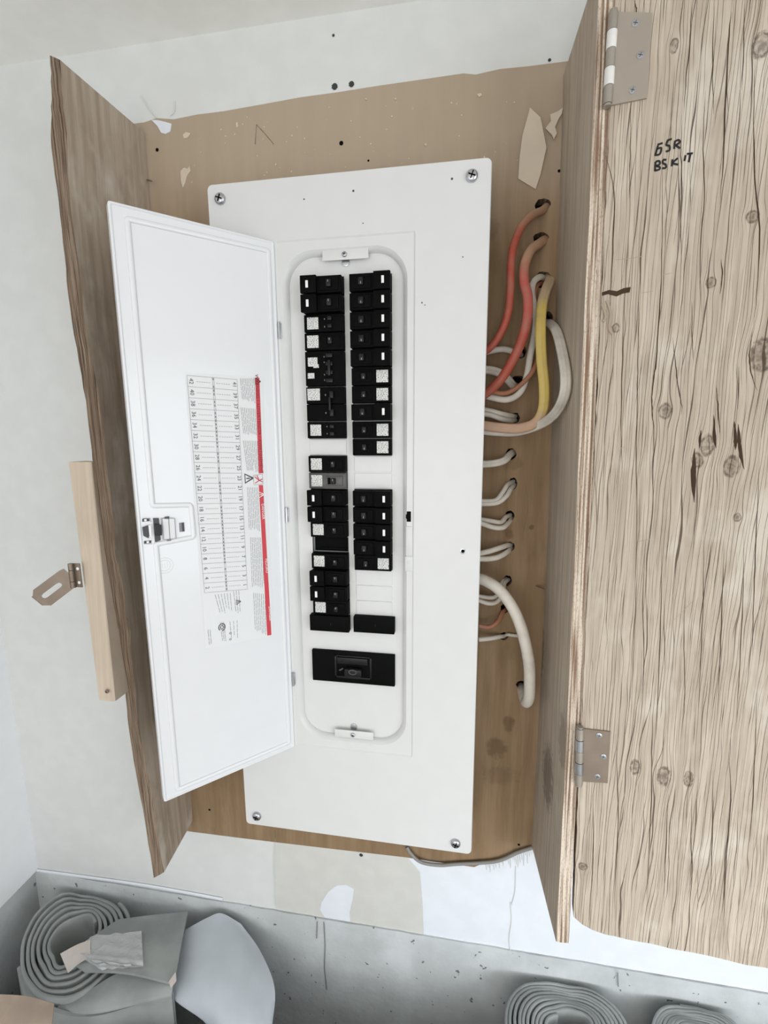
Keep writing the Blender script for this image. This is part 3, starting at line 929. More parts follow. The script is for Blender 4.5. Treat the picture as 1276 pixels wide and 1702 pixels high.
# handwriting
bm = NB()
W1 = [[(0.0414, 0.4381), (0.0398, 0.4302)], [(0.0408, 0.4388), (0.0455, 0.4397)], [(0.0405, 0.4350), (0.0443, 0.4355), (0.0445, 0.4322), (0.0431, 0.4297), (0.0388, 0.4298)], [(0.0489, 0.4316), (0.0521, 0.4322), (0.0518, 0.4360), (0.0489, 0.4375), (0.0497, 0.4412)], [(0.0492, 0.4413), (0.0534, 0.4422)],
      [(0.0563, 0.4391), (0.0563, 0.4327)], [(0.0557, 0.4392), (0.0594, 0.4403), (0.0606, 0.4379), (0.0571, 0.4358)], [(0.0576, 0.4357), (0.0616, 0.4324)],
      [(0.0404, 0.4236), (0.0405, 0.4153)], [(0.0404, 0.4236), (0.0436, 0.4237), (0.0444, 0.4208), (0.0413, 0.4196)], [(0.0413, 0.4196), (0.0446, 0.4180), (0.0443, 0.4159), (0.0400, 0.4154)],
      [(0.0501, 0.4238), (0.0474, 0.4242), (0.0471, 0.4215), (0.0499, 0.4195), (0.0502, 0.4167), (0.0469, 0.4166)], [(0.0555, 0.4236), (0.0555, 0.4171)], [(0.0603, 0.4240), (0.0563, 0.4202), (0.0613, 0.4179)],
      [(0.0670, 0.4257), (0.0664, 0.4204)], [(0.0680, 0.4266), (0.0733, 0.4264)], [(0.0712, 0.4262), (0.0703, 0.4188)]]
for s in W1:
    c = catmull([(p[0], p[1], 0) for p in s], 5)
    stroke(bm, [(q.x, q.y) for q in c], .0019, -.0003)
obj('handwriting', bm, M['pen'], door, DG, label='black marker writing B5R BSKIT', recalc=False)


def door_hinge(name, ax, leaf, screws, rad, segs, mleaf, label, y0, ringmats):
    """ax: two (u,v) ends of the knuckle line; leaf: quad on the door face (frame of the door)"""
    h = NB()
    l = [(p[0], p[1]) for p in leaf]
    poly_slab(h, l, -.0020, -.0001, 0)
    a, b = Vector((ax[0][0], y0, ax[0][1])), Vector((ax[1][0], y0, ax[1][1]))
    for i in range(segs):
        p, q = a.lerp(b, i / segs + .004), a.lerp(b, (i + 1) / segs - .004)
        sweep(h, [p, q], rad * (1.0 if i % 2 else .93), None, 18, 0, Vector((1, 0, 0)), mi=1 if i % 2 else 2)
    for e, s in ((a, -1), (b, 1)):
        d = (b - a).normalized() * s
        sweep(h, [e, e + d * .002], rad * .8, None, 14, 0, Vector((1, 0, 0)), mi=2)
    hg = obj('door_hinge', h, ringmats, cab, DG, smooth=40, label=label)
    for s in screws:
        screw('screw', (s[0], -.0020, s[1]), .0034, hg, flat=True, Mx=DG, mats=[M['zinc'], M['ink']])


HK = [plain('pale_hinge_leaf', srgb(172, 162, 150), .42, metal=.45, mottled=.03), plain('white_overspray_knuckle', srgb(226, 224, 220), .4), M['galv']]
door_hinge('upper', [(-0.0087, 0.5609), (-0.0087, 0.4808)], [(-0.0110, 0.5634), (0.0265, 0.5546), (0.0276, 0.4816), (-0.0059, 0.4808)], [(0.0121, 0.5489), (0.0186, 0.5204), (0.0138, 0.4909)], .0048, 5, None,
           'large upper butt hinge with white-splashed knuckles', -.0035, HK)
HK2 = [M['galv_dark'], M['zinc'], M['galv']]
door_hinge('lower', [(0.0070, -0.2092), (0.0102, -0.2873)], [(0.0071, -0.2108), (0.0423, -0.2095), (0.0437, -0.2801), (0.0101, -0.2848)], [(0.0297, -0.2167), (0.0364, -0.2445), (0.0313, -0.2734)], .0050, 5, None,
           'smaller lower hinge with a tarnished leaf', -.0035, HK2)

# small nails left in the wood
for pts, lab in (([(-0.3301, 0.0910, 0.5371), (-0.3120, 0.0800, 0.5279)], 'short pale nail stub at the top left inner corner of the plywood'),
                 ([(0.2705, 0.0910, -0.0768), (0.2807, 0.0780, -0.0767)], 'thin bent nail sticking out beside the right plywood side')):
    bm = NB()
    sweep(bm, pts, .0011, None, 8, 0)
    tag(obj('nail', bm, M['brass'], smooth=50), lab, 'nail')

# scraps of old tape
bm = NB()
tp = [(0.2308, 0.0900, 0.5685), (0.2443, 0.0900, 0.5559), (0.2543, 0.0900, 0.5231), (0.2488, 0.0900, 0.4934), (0.2435, 0.0900, 0.4764), (0.2339, 0.0900, 0.4823), (0.2203, 0.0900, 0.4908), (0.2208, 0.0900, 0.5162), (0.2229, 0.0900, 0.5389)]
fr_ = lambda a, b, y: (a, y - .010 * max(0, min(1, (b - .47) / .08)) ** 2, b)
poly_slab(bm, [(p[0], p[2]) for p in tp], .0905, .0912, 0, fr_)
tag(obj('tape_scrap', bm, M['masking']), 'large pale torn scrap of masking tape hanging above the cable holes', 'tape')
bm = NB()
tp = [(0.2726, 0.0880, 0.5678), (0.2661, 0.0880, 0.5643), (0.2572, 0.0880, 0.5618), (0.2584, 0.0880, 0.5540), (0.2520, 0.0880, 0.5462), (0.2560, 0.0880, 0.5423), (0.2607, 0.0880, 0.5377), (0.2633, 0.0880, 0.5325), (0.2667, 0.0880, 0.5392), (0.2640, 0.0880, 0.5464), (0.2673, 0.0880, 0.5545), (0.2715, 0.0880, 0.5610)]
poly_slab(bm, [(p[0], p[2]) for p in tp], .0870, .0876, 0)
tag(obj('tape_scrap', bm, M['masking']), 'small frayed shred of tape in the top right corner of the plywood', 'tape')

# ================================================================== ELECTRICAL PANEL
HW, HH = .18125, .47435
pan = thing('electrical_panel', 'tall white breaker panel with its narrow door open to the left', 'electrical panel', (0, .092, -HH))
bm = NB()
box(bm, -.170, .170, .016, .0915, -.462, .462)
bx_ = obj('box', bm, M['box_steel'], pan, label='grey steel enclosure behind the white cover')

bm = NB()
V = lambda pts, y: loopv(bm, [(p[0], y, p[1]) for p in pts])
oc = rrect(-HW, HW, -HH, HH, .007, 6)
oi = rrect(-HW + .001, HW - .001, -HH + .001, HH - .001, .006, 6)
o_b = V(oc, .014); o_f = V(oc, .0015); o_t = V(oi, 0.0)
strip(bm, o_b, o_f); strip(bm, o_f, o_t)
RX, RZ0, RZ1 = .0913, -.3215, .4005
r0 = V(rrect(-RX, RX, RZ0, RZ1, .002, 3), 0.0)
r1 = V(rrect(-RX + .0018, RX - .0018, RZ0 + .0018, RZ1 - .0018, .002, 3), .0016)
fill(bm, [o_t, r0[::-1]])
strip(bm, r0, r1)
OX0, OX1, OZ0, OZ1, OR_ = -.0835, .0815, -.3075, .3875, .042
prof = [(0, .0016), (.0016, .0030), (.0034, .0046), (.0050, .0070), (.0060, .0100)]
loops = [V(rrect(OX0 + d, OX1 - d, OZ0 + d, OZ1 - d, OR_ - d, 12), yy) for d, yy in prof]
fill(bm, [r1, loops[0][::-1]])
for a, b in zip(loops, loops[1:]):
    strip(bm, a, b)
cover = obj('cover', bm, M['white_steel'], pan, smooth=30, label='white sheet steel cover with a rounded opening')
for p in ((-0.1630, -0.0005, 0.4556), (0.1582, -0.0005, 0.4550), (-0.1610, -0.0005, -0.4563), (0.1574, -0.0005, -0.4567)):
    screw('cover_screw', (p[0], 0.0, p[2]), .0072, cover)
for c, r in (((0.0138, -0.0003, 0.4512), .0014), ((-0.0501, -0.0003, 0.4468), .0010), ((0.1348, -0.0003, 0.4545), .0014), ((0.0255, -0.0003, 0.4134), .0008), ((0.1496, -0.0003, 0.3667), .0008),
             ((0.1000, -0.0003, 0.3163), .0010), ((0.1038, -0.0003, 0.3133), .0007)):
    bm = NB()
    disc(bm, (c[0], .0001, c[2]), r, .0003, 'Y', 8)
    obj('paint_chip', bm, M['ink'], cover, label='tiny grey chip in the white paint')
bm = NB()
c = (0.1580, -0.0003, -0.0030)
disc(bm, (c[0], .0002, c[2]), .0040, .0006, 'Y', 20, 0)
disc(bm, (c[0], -.0004, c[2]), .0024, .0004, 'Y', 16, 1)
obj('screw_hole', bm, [M['zinc'], M['void']], cover, smooth=40)

# dead front plate with blanks
bm = NB()
PY = .0100
ZI = lambda i: .3440 - .0231 * (i - 1)
pl = V(rrect(OX0 + .004, OX1 - .004, OZ0 + .004, OZ1 - .004, OR_ - .004, 12), PY + .0004)
cut = []
LX, RXc = (-.0560, -.0030), (.0072, .0600)
rects = [(LX[0] - .0005, LX[1] + .0005, ZI(9) - .0118, ZI(1) + .0122), (LX[0] - .0005, LX[1] + .0005, ZI(20) - .0118, ZI(11) + .0118),
         (RXc[0] - .0005, RXc[1] + .0005, ZI(10) - .0118, ZI(1) + .0122), (RXc[0] - .0005, RXc[1] + .0005, ZI(17) - .0118, ZI(13) + .0118)]
for (a, b, c_, d) in rects:
    l = V([(a, c_), (b, c_), (b, d), (a, d)], PY + .0004)
    l2 = V([(a, c_), (b, c_), (b, d), (a, d)], PY + .0012)
    strip(bm, l, l2)
    cut.append(l)
fill(bm, [pl] + cut)
# twist-out blanks (left 10; right 11, 12, 18, 19, 20)
def blank(xr, i):
    a, b, c_, d = xr[0] + .0004, xr[1] - .0004, ZI(i) - .0106, ZI(i) + .0106
    o1 = V(rrect(a, b, c_, d, .0008, 2), PY + .0003)
    o2 = V(rrect(a + .0003, b - .0003, c_ + .0003, d - .0003, .0008, 2), PY - .0007)
    strip(bm, o1, o2)
    fill(bm, [o2])
blank(LX, 10)
for i in (11, 12, 18, 19, 20):
    blank(RXc, i)
dead = obj('dead_front', bm, M['white_steel'], pan, smooth=30, label='inner white plate around the breakers')
dead_void = NB()
box(dead_void, -.072, .072, .030, .034, -.24, .37)
obj('bus_cavity', dead_void, M['void'], dead)
# two holding tabs with screws
for pts, sc, hsc, lab in (([(-0.0296, 0.0040, 0.3842), (0.0320, 0.0040, 0.3867), (0.0311, 0.0040, 0.3747), (-0.0290, 0.0040, 0.3741)], (0.0004, 0.0015, 0.3779), (-0.0003, 0.0070, 0.3727), 'upper white retaining tab with a screw'),
                          ([(-0.0285, 0.0040, -0.2885), (0.0322, 0.0040, -0.2880), (0.0312, 0.0040, -0.3021), (-0.0289, 0.0040, -0.3048)], (0.0003, 0.0015, -0.2928), (0.0000, 0.0070, -0.2875), 'lower white retaining tab with a screw')):
    b2 = NB()
    zs = [p[2] for p in pts]
    xs = [p[0] for p in pts]
    zc, hh = sum(zs) / 4, .0062
    box(b2, min(xs) + .0005, max(xs) - .0005, .0028, .0045, zc - hh, zc + hh, .0007)
    tb = obj('retaining_tab', b2, M['white_steel'], pan, smooth=40, label=lab)
    screw('tab_screw', (sc[0], .0028, zc), .0034, tb)
    b2 = NB()
    disc(b2, (sc[0], .0098, hsc[2]), .0050, .0012, 'Y', 18)
    obj('screw_boss', b2, M['zinc'], tb, smooth=40)

# strike slot on the right of the opening
c = (0.0842, 0.0000, 0.0423)
b2 = NB()
box(b2, c[0] - .0028, c[0] + .0030, .0010, .0022, c[2] - .0072, c[2] + .0072, .0006)
box(b2, c[0] - .0040, c[0] - .0020, .0008, .0022, c[2] - .0030, c[2] + .0030, .0004)
obj('latch_slot', b2, M['void'], cover, label='black latch slot')
c = (0.0852, 0.0000, 0.0087)
b2 = NB()
box(b2, c[0] - .0050, c[0] + .0046, .0006, .0020, c[2] - .0215, c[2] + .0200, .0010)
box(b2, c[0] - .0060, c[0] + .0050, .0009, .0020, c[2] - .0440, c[2] - .0225, .0008)
disc(b2, (c[0], .0009, c[2] - .031), .0022, .0006, 'Y', 12)
obj('latch_pad', b2, M['white_steel'], cover, smooth=40)

# black fillers and the main breaker
def fillbox(name, x0, x1, z0, z1, y0, lab):
    b2 = NB()
    box(b2, x0, x1, y0, PY + .006, z0, z1, .0008)
    xm = (x0 + x1) / 2
    box(b2, xm + .002, xm + .0028, y0 - .0002, y0, (z0 + z1) / 2 - .002, (z0 + z1) / 2 + .002, mi=1)
    return tag(obj(name, b2, [M['black'], M['black2']], smooth=40), lab, 'filler plate', 'black filler blocks below the breakers')
fillbox('filler_plate', -.0612, -.0022, -.1313, -.1072, .0, 'plain black filler block at the foot of the left breaker column')
fillbox('filler_plate', .0045, .0642, -.1295, -.1060, .0, 'plain black filler block at the foot of the right breaker column')
mb = thing('main_breaker', 'wide black main breaker below the two columns of breakers', 'circuit breaker', (0, PY, -.19))
b2 = NB()
box(b2, -.0612, .0640, .0050, .014, -.2130, -.1640, .0008)
body = obj('body', b2, M['black'], mb, smooth=40)
b2 = NB()
# raised frame round the toggle
x0, x1, z0, z1 = -.0260, .0300, -.2050, -.1690
for (a, b_, c_, d) in ((x0, x1, z1 - .002, z1), (x0, x1, z0, z0 + .003), (x0, x0 + .003, z0, z1), (x1 - .003, x1, z0, z1)):
    box(b2, a, b_, .0036, .0052, c_, d, .0004)
box(b2, x0 + .004, x1 - .006, .0030, .0055, z1 - .013, z1 - .003, .0006)
obj('frame', b2, M['black2'], mb, smooth=40)
b2 = NB()
box(b2, -.010, .016, -.0035, .0055, -.1985, -.1865, .0025, seg=3)
hd = obj('handle', b2, M['black2'], mb, smooth=40)
b2 = NB()
ringp = [(.003 + .0055 * math.cos(a * PI / 8), -.0037, -.1905 + .0035 * math.sin(a * PI / 8)) for a in range(17)]
sweep(b2, ringp, .0008, .0004, 6, 0)
stroke(b2, [(-.019, -.1925), (-.015, -.1905), (-.013, -.1885)], .002, .0028)
obj('handle_mark', b2, M['ink'], hd, label='worn grey ring mark on the main toggle')

# ---- circuit breakers (local frame: x outward to the toggle side, faces -y, 0 at the middle)
BW = .0526   # length
BHH = .0218  # height


def make_breaker(kind, nslots=1):
    """toggle side is +x (left column); returns list of (name, bmesh, mats, label, parentidx)"""
    parts = []
    hh = (BHH + .0231 * (nslots - 1)) / 2
    b = NB()
    if kind == 'button':
        box(b, -BW / 2, BW / 2, -.0068, .012, -hh + .0006, hh - .0006, .0006)
        box(b, -BW / 2 - .0008, -BW / 2 + .0205, -.0118, -.0060, -hh + .0002, hh - .0002, .0007)
        box(b, -.002, BW / 2 - .0035, -.0082, -.0060, -hh + .0030, hh - .0030, .0008)
        parts.append(('body', b, M['black'], None, None))
        b = NB()
        box(b, -BW / 2 + .0068, -BW / 2 + .0102, -.0126, -.0110, -.0046, .0042, .0003)
        parts.append(('test_button', b, M['button'], 'small upright white test button', None))
        b = NB()
        box(b, .0015, .0062, -.0086, -.0078, -.0052, .0052, .0004)
        parts.append(('toggle_slot', b, M['void'], None, None))
        b = NB()
        box(b, .0072, .0140, -.0125, -.0070, -.0045, .0045, .0012)
        parts.append(('handle', b, M['black2'], None, None))
        b = NB()
        box(b, .0098, .0108, -.0128, -.0124, .0008, .0034)
        parts.append(('handle_mark', b, M['grey_mark'], None, 3))
    elif kind in ('label', 'clear'):
        box(b, -BW / 2, BW / 2, -.0020, .012, -hh, hh, .0006)
        box(b, -.0015, BW / 2 - .004, -.0034, -.0010, -hh + .0040, hh - .0040, .0006)
        parts.append(('body', b, M['black'] if kind == 'label' else M['body_grey'], None, None))
        b = NB()
        box(b, -BW / 2 + .0034, -BW / 2 + .0192, -.0024, -.0019, -hh + .0030, hh - .0030, .0002)
        parts.append(('sticker', b, M['sticker'], 'white printed sticker', None))
        b = NB()
        box(b, .0010, .0050, -.0040, -.0030, -.0046, .0046, .0004)
        parts.append(('toggle_slot', b, M['void'], None, None))
        b = NB()
        box(b, .0064, .0125, -.0078, -.0028, -.0042, .0042, .0012)
        parts.append(('handle', b, M['black2'], None, None))
        b = NB()
        box(b, .0085, .0097, -.0081, -.0076, .0006, .0030)
        parts.append(('handle_mark', b, M['grey_mark'], None, 3))
    elif kind == 'tandem':
        box(b, -BW / 2, BW / 2, -.0020, .012, -hh, hh, .0006)
        parts.append(('body', b, M['black'], None, None))
        b = NB()
        box(b, -BW / 2 + .0042, -BW / 2 + .0196, -.0024, -.0019, -hh + .0034, hh - .0034, .0002)
        parts.append(('sticker', b, M['sticker'], 'white printed sticker', None))
        for dz in (-.0048, .0048):
            b = NB()
            box(b, .0065, .0125, -.0070, -.0015, dz - .0024, dz + .0024, .0008)
            parts.append(('handle', b, M['black2'], None, None))
        for dz in (-.0048, .0048):
            b = NB()
            box(b, .0012, .0022, -.0024, -.0019, dz - .0008, dz + .0008)
            parts.append(('handle_mark', b, M['grey_mark'], None, 0))
    elif kind == 'quad':
        box(b, -BW / 2, BW / 2, -.0024, .012, -hh + .0004, hh - .0004, .0006)
        parts.append(('body', b, M['black'], None, None))
        b = NB()
        poly_slab(b, [(-.0225, .0030), (-.0150, .0030), (-.0150, .0010), (-.0075, .0010), (-.0075, .0055), (-.0092, .0055), (-.0092, .0145), (-.0225, .0145)], -.0028, -.0023)
        poly_slab(b, [(-.0232, -.0125), (-.0140, -.0125), (-.0140, -.0055), (-.0232, -.0055)], -.0028, -.0023)
        parts.append(('sticker', b, M['sticker'], 'two torn white stickers', None))
        for dz in (-.0160, -.0055, .0055, .0160):
            b = NB()
            box(b, .0030, .0125, -.0070, -.0015, dz - .0026, dz + .0026, .0008)
            parts.append(('handle', b, M['black2'], None, None))
        b = NB()
        box(b, .0060, .0100, -.0088, -.0060, -.0100, .0100, .0008)
        parts.append(('handle_tie', b, M['black2'], None, None))
        for dz in (-.0150, -.0080, .0080, .0150):
            b = NB()
            box(b, -.0004, .0006, -.0029, -.0023, dz - .0008, dz + .0008)
            parts.append(('handle_mark', b, M['grey_mark'], None, 0))
    elif kind == 'two_pole':
        box(b, -BW / 2, BW / 2, -.0020, .012, .0004, hh, .0006)
        box(b, -BW / 2, BW / 2, -.0020, .012, -hh, -.0004, .0006)
        parts.append(('body', b, M['black'], None, None))
        b = NB()
        box(b, -BW / 2 + .0016, -BW / 2 + .0192, -.0024, -.0019, .0050, .0205, .0002)
        parts.append(('sticker', b, M['sticker'], 'white printed sticker', None))
        for dz in (-.0118, .0118):
            b = NB()
            box(b, .0070, .0128, -.0078, -.0015, dz - .0048, dz + .0048, .0012)
            parts.append(('handle', b, M['black2'], None, None))
        b = NB()
        box(b, .0062, .0092, -.0085, -.0060, -.0090, .0090, .0008)
        parts.append(('handle_tie', b, M['black2'], None, None))
        for dz in (-.0118, .0118):
            b = NB()
            box(b, .0000, .0012, -.0025, -.0019, dz - .0010, dz + .0012)
            parts.append(('handle_mark', b, M['grey_mark'], None, 0))
    return parts


M['body_grey'] = plain('dusty_clear_plastic', (0.075, 0.072, 0.070), 0.35, spec=.5, mottled=.3)
PROTO = {}


def copy_tree(o, parent=None):
    c = o.copy()
    col.objects.link(c)
    c.parent = parent
    for ch in KIDS.get(o.name, []):
        d = copy_tree(ch, c)
        KIDS.setdefault(c.name, []).append(d)
    return c


KIDS = {}


def breaker(kind, side, i, label, nslots=1, dx=0.0):
    key = (kind, nslots)
    if key not in PROTO:
        root = thing('circuit_breaker', 'x', 'circuit breaker')
        made = []
        for (nm, b, mt, lb, pi) in make_breaker(kind, nslots):
            par = root if pi is None else made[pi]
            o = obj(nm, b, mt, par, smooth=40, label=lb)
            KIDS.setdefault(par.name, []).append(o)
            made.append(o)
        PROTO[key] = root
    else:
        root = copy_tree(PROTO[key])
    z = ZI(i) - .0231 * (nslots - 1) / 2
    if side == 'L':
        root.location = ((LX[0] + LX[1]) / 2 + dx, .0035, z)
        root.rotation_euler = (0, 0, 0)
        root['group'] = 'breakers of the left column'
    else:
        root.location = ((RXc[0] + RXc[1]) / 2 + dx, .0035, z)
        root.rotation_euler = (0, PI, 0)
        root['group'] = 'breakers of the right column'
    root['label'] = label
    return root


for (k, i, n_, lab) in (
    ('button', 1, 1, 'black breaker with white button, topmost of the left column'),
    ('button', 2, 1, 'black breaker with white button, second from the top of the left column'),
    ('tandem', 3, 1, 'black twin-toggle breaker with sticker, third in the left column above a single-toggle one'),
    ('label', 4, 1, 'black stickered single breaker just above the four-toggle breaker, left column'),
    ('quad', 5, 2, 'black double-height breaker with four toggles and two torn stickers'),
    ('two_pole', 7, 2, 'black double-height two-pole breaker with one sticker and tied toggles'),
    ('tandem', 9, 1, 'black twin-toggle breaker directly above the white blank of the left column'),
    ('label', 11, 1, 'black stickered breaker directly below the white blank of the left column'),
    ('clear', 12, 1, 'breaker with a dusty grey see-through face and sticker, second below the left blank'),
    ('button', 13, 1, 'black breaker with white button directly below the dusty grey one'),
    ('button', 14, 1, 'black breaker with white button directly above the stickered one that tops the empty slot'),
    ('label', 15, 1, 'black stickered breaker directly above the empty dark slot, left column'),
    ('label', 17, 1, 'black stickered breaker directly below the empty dark slot, left column'),
    ('button', 18, 1, 'black breaker with white button, third from the bottom of the left column'),
    ('button', 19, 1, 'black breaker with white button, second from the bottom of the left column'),
    ('label', 20, 1, 'black stickered breaker lowest in the left column, on the filler block')):
    breaker(k, 'L', i, lab, n_)
ordn = ['topmost', 'second', 'third', 'fourth', 'fifth', 'sixth', 'seventh', 'eighth', 'ninth', 'tenth']
rk = ['button'] * 5 + ['label', 'label', 'button', 'label', 'label']
for i, k in enumerate(rk):
    nm = 'white button' if k == 'button' else 'white sticker'
    lab = 'black breaker with %s, %s%s of the right column' % (nm, ordn[i], '' if i == 0 else ' from the top')
    breaker(k, 'R', i + 1, lab)
low_lab = ['black breaker with white button directly below the two white blanks, right column',
           'black breaker with white button, second of the lower five on the right',
           'black breaker with white button, third of the lower five on the right',
           'black breaker with white button, fourth of the lower five on the right',
           'black stickered breaker directly above the three white blanks, right column']
for i, k in enumerate(['button'] * 4 + ['label']):
    breaker(k, 'R', 13 + i, low_lab[i])
# torn remains in the empty slot
b2 = NB()
box(b2, LX[0] + .002, LX[1] - .002, .014, .022, ZI(16) - .0105, ZI(16) + .0095, .0006)
box(b2, LX[0] + .010, LX[1] - .004, .0120, .015, ZI(16) - .0080, ZI(16) - .0050, .0004)
obj('bus_stab', b2, M['void'], dead, smooth=40, label='dark bus stab in the empty breaker slot')

# ---- panel door, opened about 135 degrees
DU = Vector((-.7004, -.7138, 0)).normalized()
DN = Vector((DU.y, -DU.x, 0)) * -1      # towards the viewer side of the opened door
if DN.x < 0:
    DN = -DN
DW, DH = .1870, .7232
DM = Matrix((( DU.x, -DN.x, 0, -.0913), (DU.y, -DN.y, 0, -.0015), (0, 0, 1, -.3234), (0, 0, 0, 1)))
# local frame: x from the hinge to the free edge, -y towards the viewer, z up
bm = NB()
V = lambda pts, y: loopv(bm, [(p[0], y, p[1]) for p in pts])
a0 = V(rrect(0, DW, 0, DH, .0025, 3), .0110)
a1 = V(rrect(0, DW, 0, DH, .0025, 3), .0012)
a2 = V(rrect(.001, DW - .001, .001, DH - .001, .0020, 3), 0)
a3 = V(rrect(.0022, DW - .0022, .0022, DH - .0022, .0016, 3), 0.0)
a4 = V(rrect(.0034, DW - .0034, .0034, DH - .0034, .0016, 3), .0012)
bk = V(rrect(0, DW, 0, DH, .0025, 3), .0112)
strip(bm, a0, a1); strip(bm, a1, a2); strip(bm, a2, a3); strip(bm, a3, a4)
fill(bm, [a4])
fill(bm, [bk])
pdoor = obj('door', bm, M['door_steel'], pan, DM, 35, 'narrow glossy white panel door opened to the left')
# pressed double groove with the step round the latch
ZL0, ZL1, UL = (0.1863, 0.3482)[1], (0.1827, 0.3916)[1], (0.1251, 0.3666)[0]
gv = [(.0085, .0100), (.0085, DH - .0125), (DW - .0175, DH - .0140), (DW - .0175, ZL1 + .0020), (UL + .002, ZL1 - .0010), (UL + .0005, ZL1 - .004), (UL, ZL0 + .003), (UL + .002, ZL0 + .0008),
      (DW - .0170, ZL0 - .0020), (DW - .0175, ZL0 - .006), (DW - .0175, .0100), (.0085, .0100)]
b2 = NB()
def rounded(path, r=.003):
    out_ = []
    n = len(path) - 1
    for i in range(n):
        p0, p1, p2 = Vector(path[i - 1] if i else path[n - 1]), Vector(path[i]), Vector(path[i + 1])
        a, c = (p0 - p1), (p2 - p1)
        ra = min(r, a.length * .45, c.length * .45)
        A, Cc = p1 + a.normalized() * ra, p1 + c.normalized() * ra
        for k in range(5):
            t = k / 4
            out_.append(A * (1 - t) ** 2 + p1 * 2 * t * (1 - t) + Cc * t * t)
    out_.append(out_[0].copy())
    return out_
for off, rr, hh in ((0, .0032, .0019),):
    P = rounded(gv)
    sweep(b2, [(p.x, .0012, p.y) for p in P], rr, hh, 10, 0, mi=0)
obj('door_rib', b2, M['door_steel'], pdoor, DM, 60, 'pressed rib stepping round the latch')
# embossed round maker's mark
c = (0.1619, 0.3179)
b2 = NB()
for r in (.0098, .0068):
    sweep(b2, [(c[0] + r * math.cos(a * PI / 16), .0011, c[1] + r * math.sin(a * PI / 16)) for a in range(33)], .0004, .0004, 6, 0)
for dx, wz in ((-.003, .006), (0, .006), (.003, .006)):
    sweep(b2, [(c[0] + dx, .0011, c[1] - wz / 2), (c[0] + dx, .0011, c[1] + wz / 2)], .0004, .0004, 6, 0)
obj('embossed_mark', b2, M['door_steel'], pdoor, DM, 60, 'faint embossed round mark')

# latch
b2 = NB()
f = lambda pts, y0, y1, mi: poly_slab(b2, [(p[0], p[1]) for p in pts], y0, y1, mi)
f([(0.1614, 0.3776), (0.1465, 0.3760), (0.1469, 0.3509), (0.1615, 0.3506)], -.0012, .0010, 0)          # pale slider
f([(0.1701, 0.3786), (0.1641, 0.3779), (0.1642, 0.3510), (0.1703, 0.3496)], -.0016, .0011, 1)          # dark well
f([(0.1699, 0.3719), (0.1627, 0.3703), (0.1630, 0.3576), (0.1697, 0.3578)], -.0055, -.0010, 2)
f([(0.1826, 0.3690), (0.1766, 0.3705), (0.1772, 0.3551), (0.1822, 0.3587)], -.0030, .0011, 1)
f([(0.1766, 0.3712), (0.1740, 0.3709), (0.1744, 0.3569), (0.1764, 0.3572)], -.0036, .0011, 3)
f([(0.1818, 0.3791), (0.1740, 0.3783), (0.1743, 0.3754), (0.1821, 0.3755)], .0005, .0013, 1)
f([(0.1820, 0.3520), (0.1742, 0.3517), (0.1744, 0.3487), (0.1823, 0.3491)], .0005, .0013, 1)
f([(0.1799, 0.3786), (0.1773, 0.3783), (0.1775, 0.3757), (0.1801, 0.3760)], .0002, .0012, 3)
f([(0.1795, 0.3517), (0.1769, 0.3513), (0.1770, 0.3491), (0.1797, 0.3487)], .0002, .0012, 3)
f([(0.1414, 0.3693), (0.1357, 0.3694), (0.1358, 0.3579), (0.1415, 0.3579)], .0004, .0013, 4)
f([(0.1386, 0.3690), (0.1357, 0.3694), (0.1358, 0.3579), (0.1386, 0.3583)], .0002, .0012, 1)
f([(0.1573, 0.3786), (0.1525, 0.3789), (0.1527, 0.3759), (0.1575, 0.3764)], -.0016, .0011, 1)
f([(0.1574, 0.3508), (0.1525, 0.3509), (0.1527, 0.3487), (0.1569, 0.3485)], -.0016, .0011, 4)
for q in ([(0.1608, 0.3775), (0.1465, 0.3760), (0.1469, 0.3509), (0.1608, 0.3513), (0.1608, 0.3775)], [(0.1534, 0.3760), (0.1539, 0.3511)], [(0.1811, 0.3798), (0.1733, 0.3789), (0.1730, 0.3745)], [(0.1829, 0.3492), (0.1738, 0.3479)]):
    stroke(b2, [(p[0], p[1]) for p in q], .0007, -.0018, 4)
lt = obj('latch', b2, [M['paper'], M['ink'], M['black2'], M['button'], M['grey_mark']], pdoor, DM, label='white and grey sliding door latch')

# hinges of the panel door
for px, py in ((461, 549), (473, 856), (485, 1129)):
    pass
for q in ((-0.0917, -0.0020, 0.2903), (-0.0922, -0.0020, 0.0410), (-0.0914, -0.0020, -0.2104)):
    b2 = NB()
    sweep(b2, [(-.0895, -.0022, q[2] - .0105), (-.0895, -.0022, q[2] + .0105)], .0018, None, 12, 0, Vector((1, 0, 0)))
    box(b2, -.0890, -.0872, -.0010, .0016, q[2] - .0095, q[2] + .0095, .0003)
    obj('door_hinge', b2, M['zinc'], pan, smooth=40, label='short steel hinge knuckle')

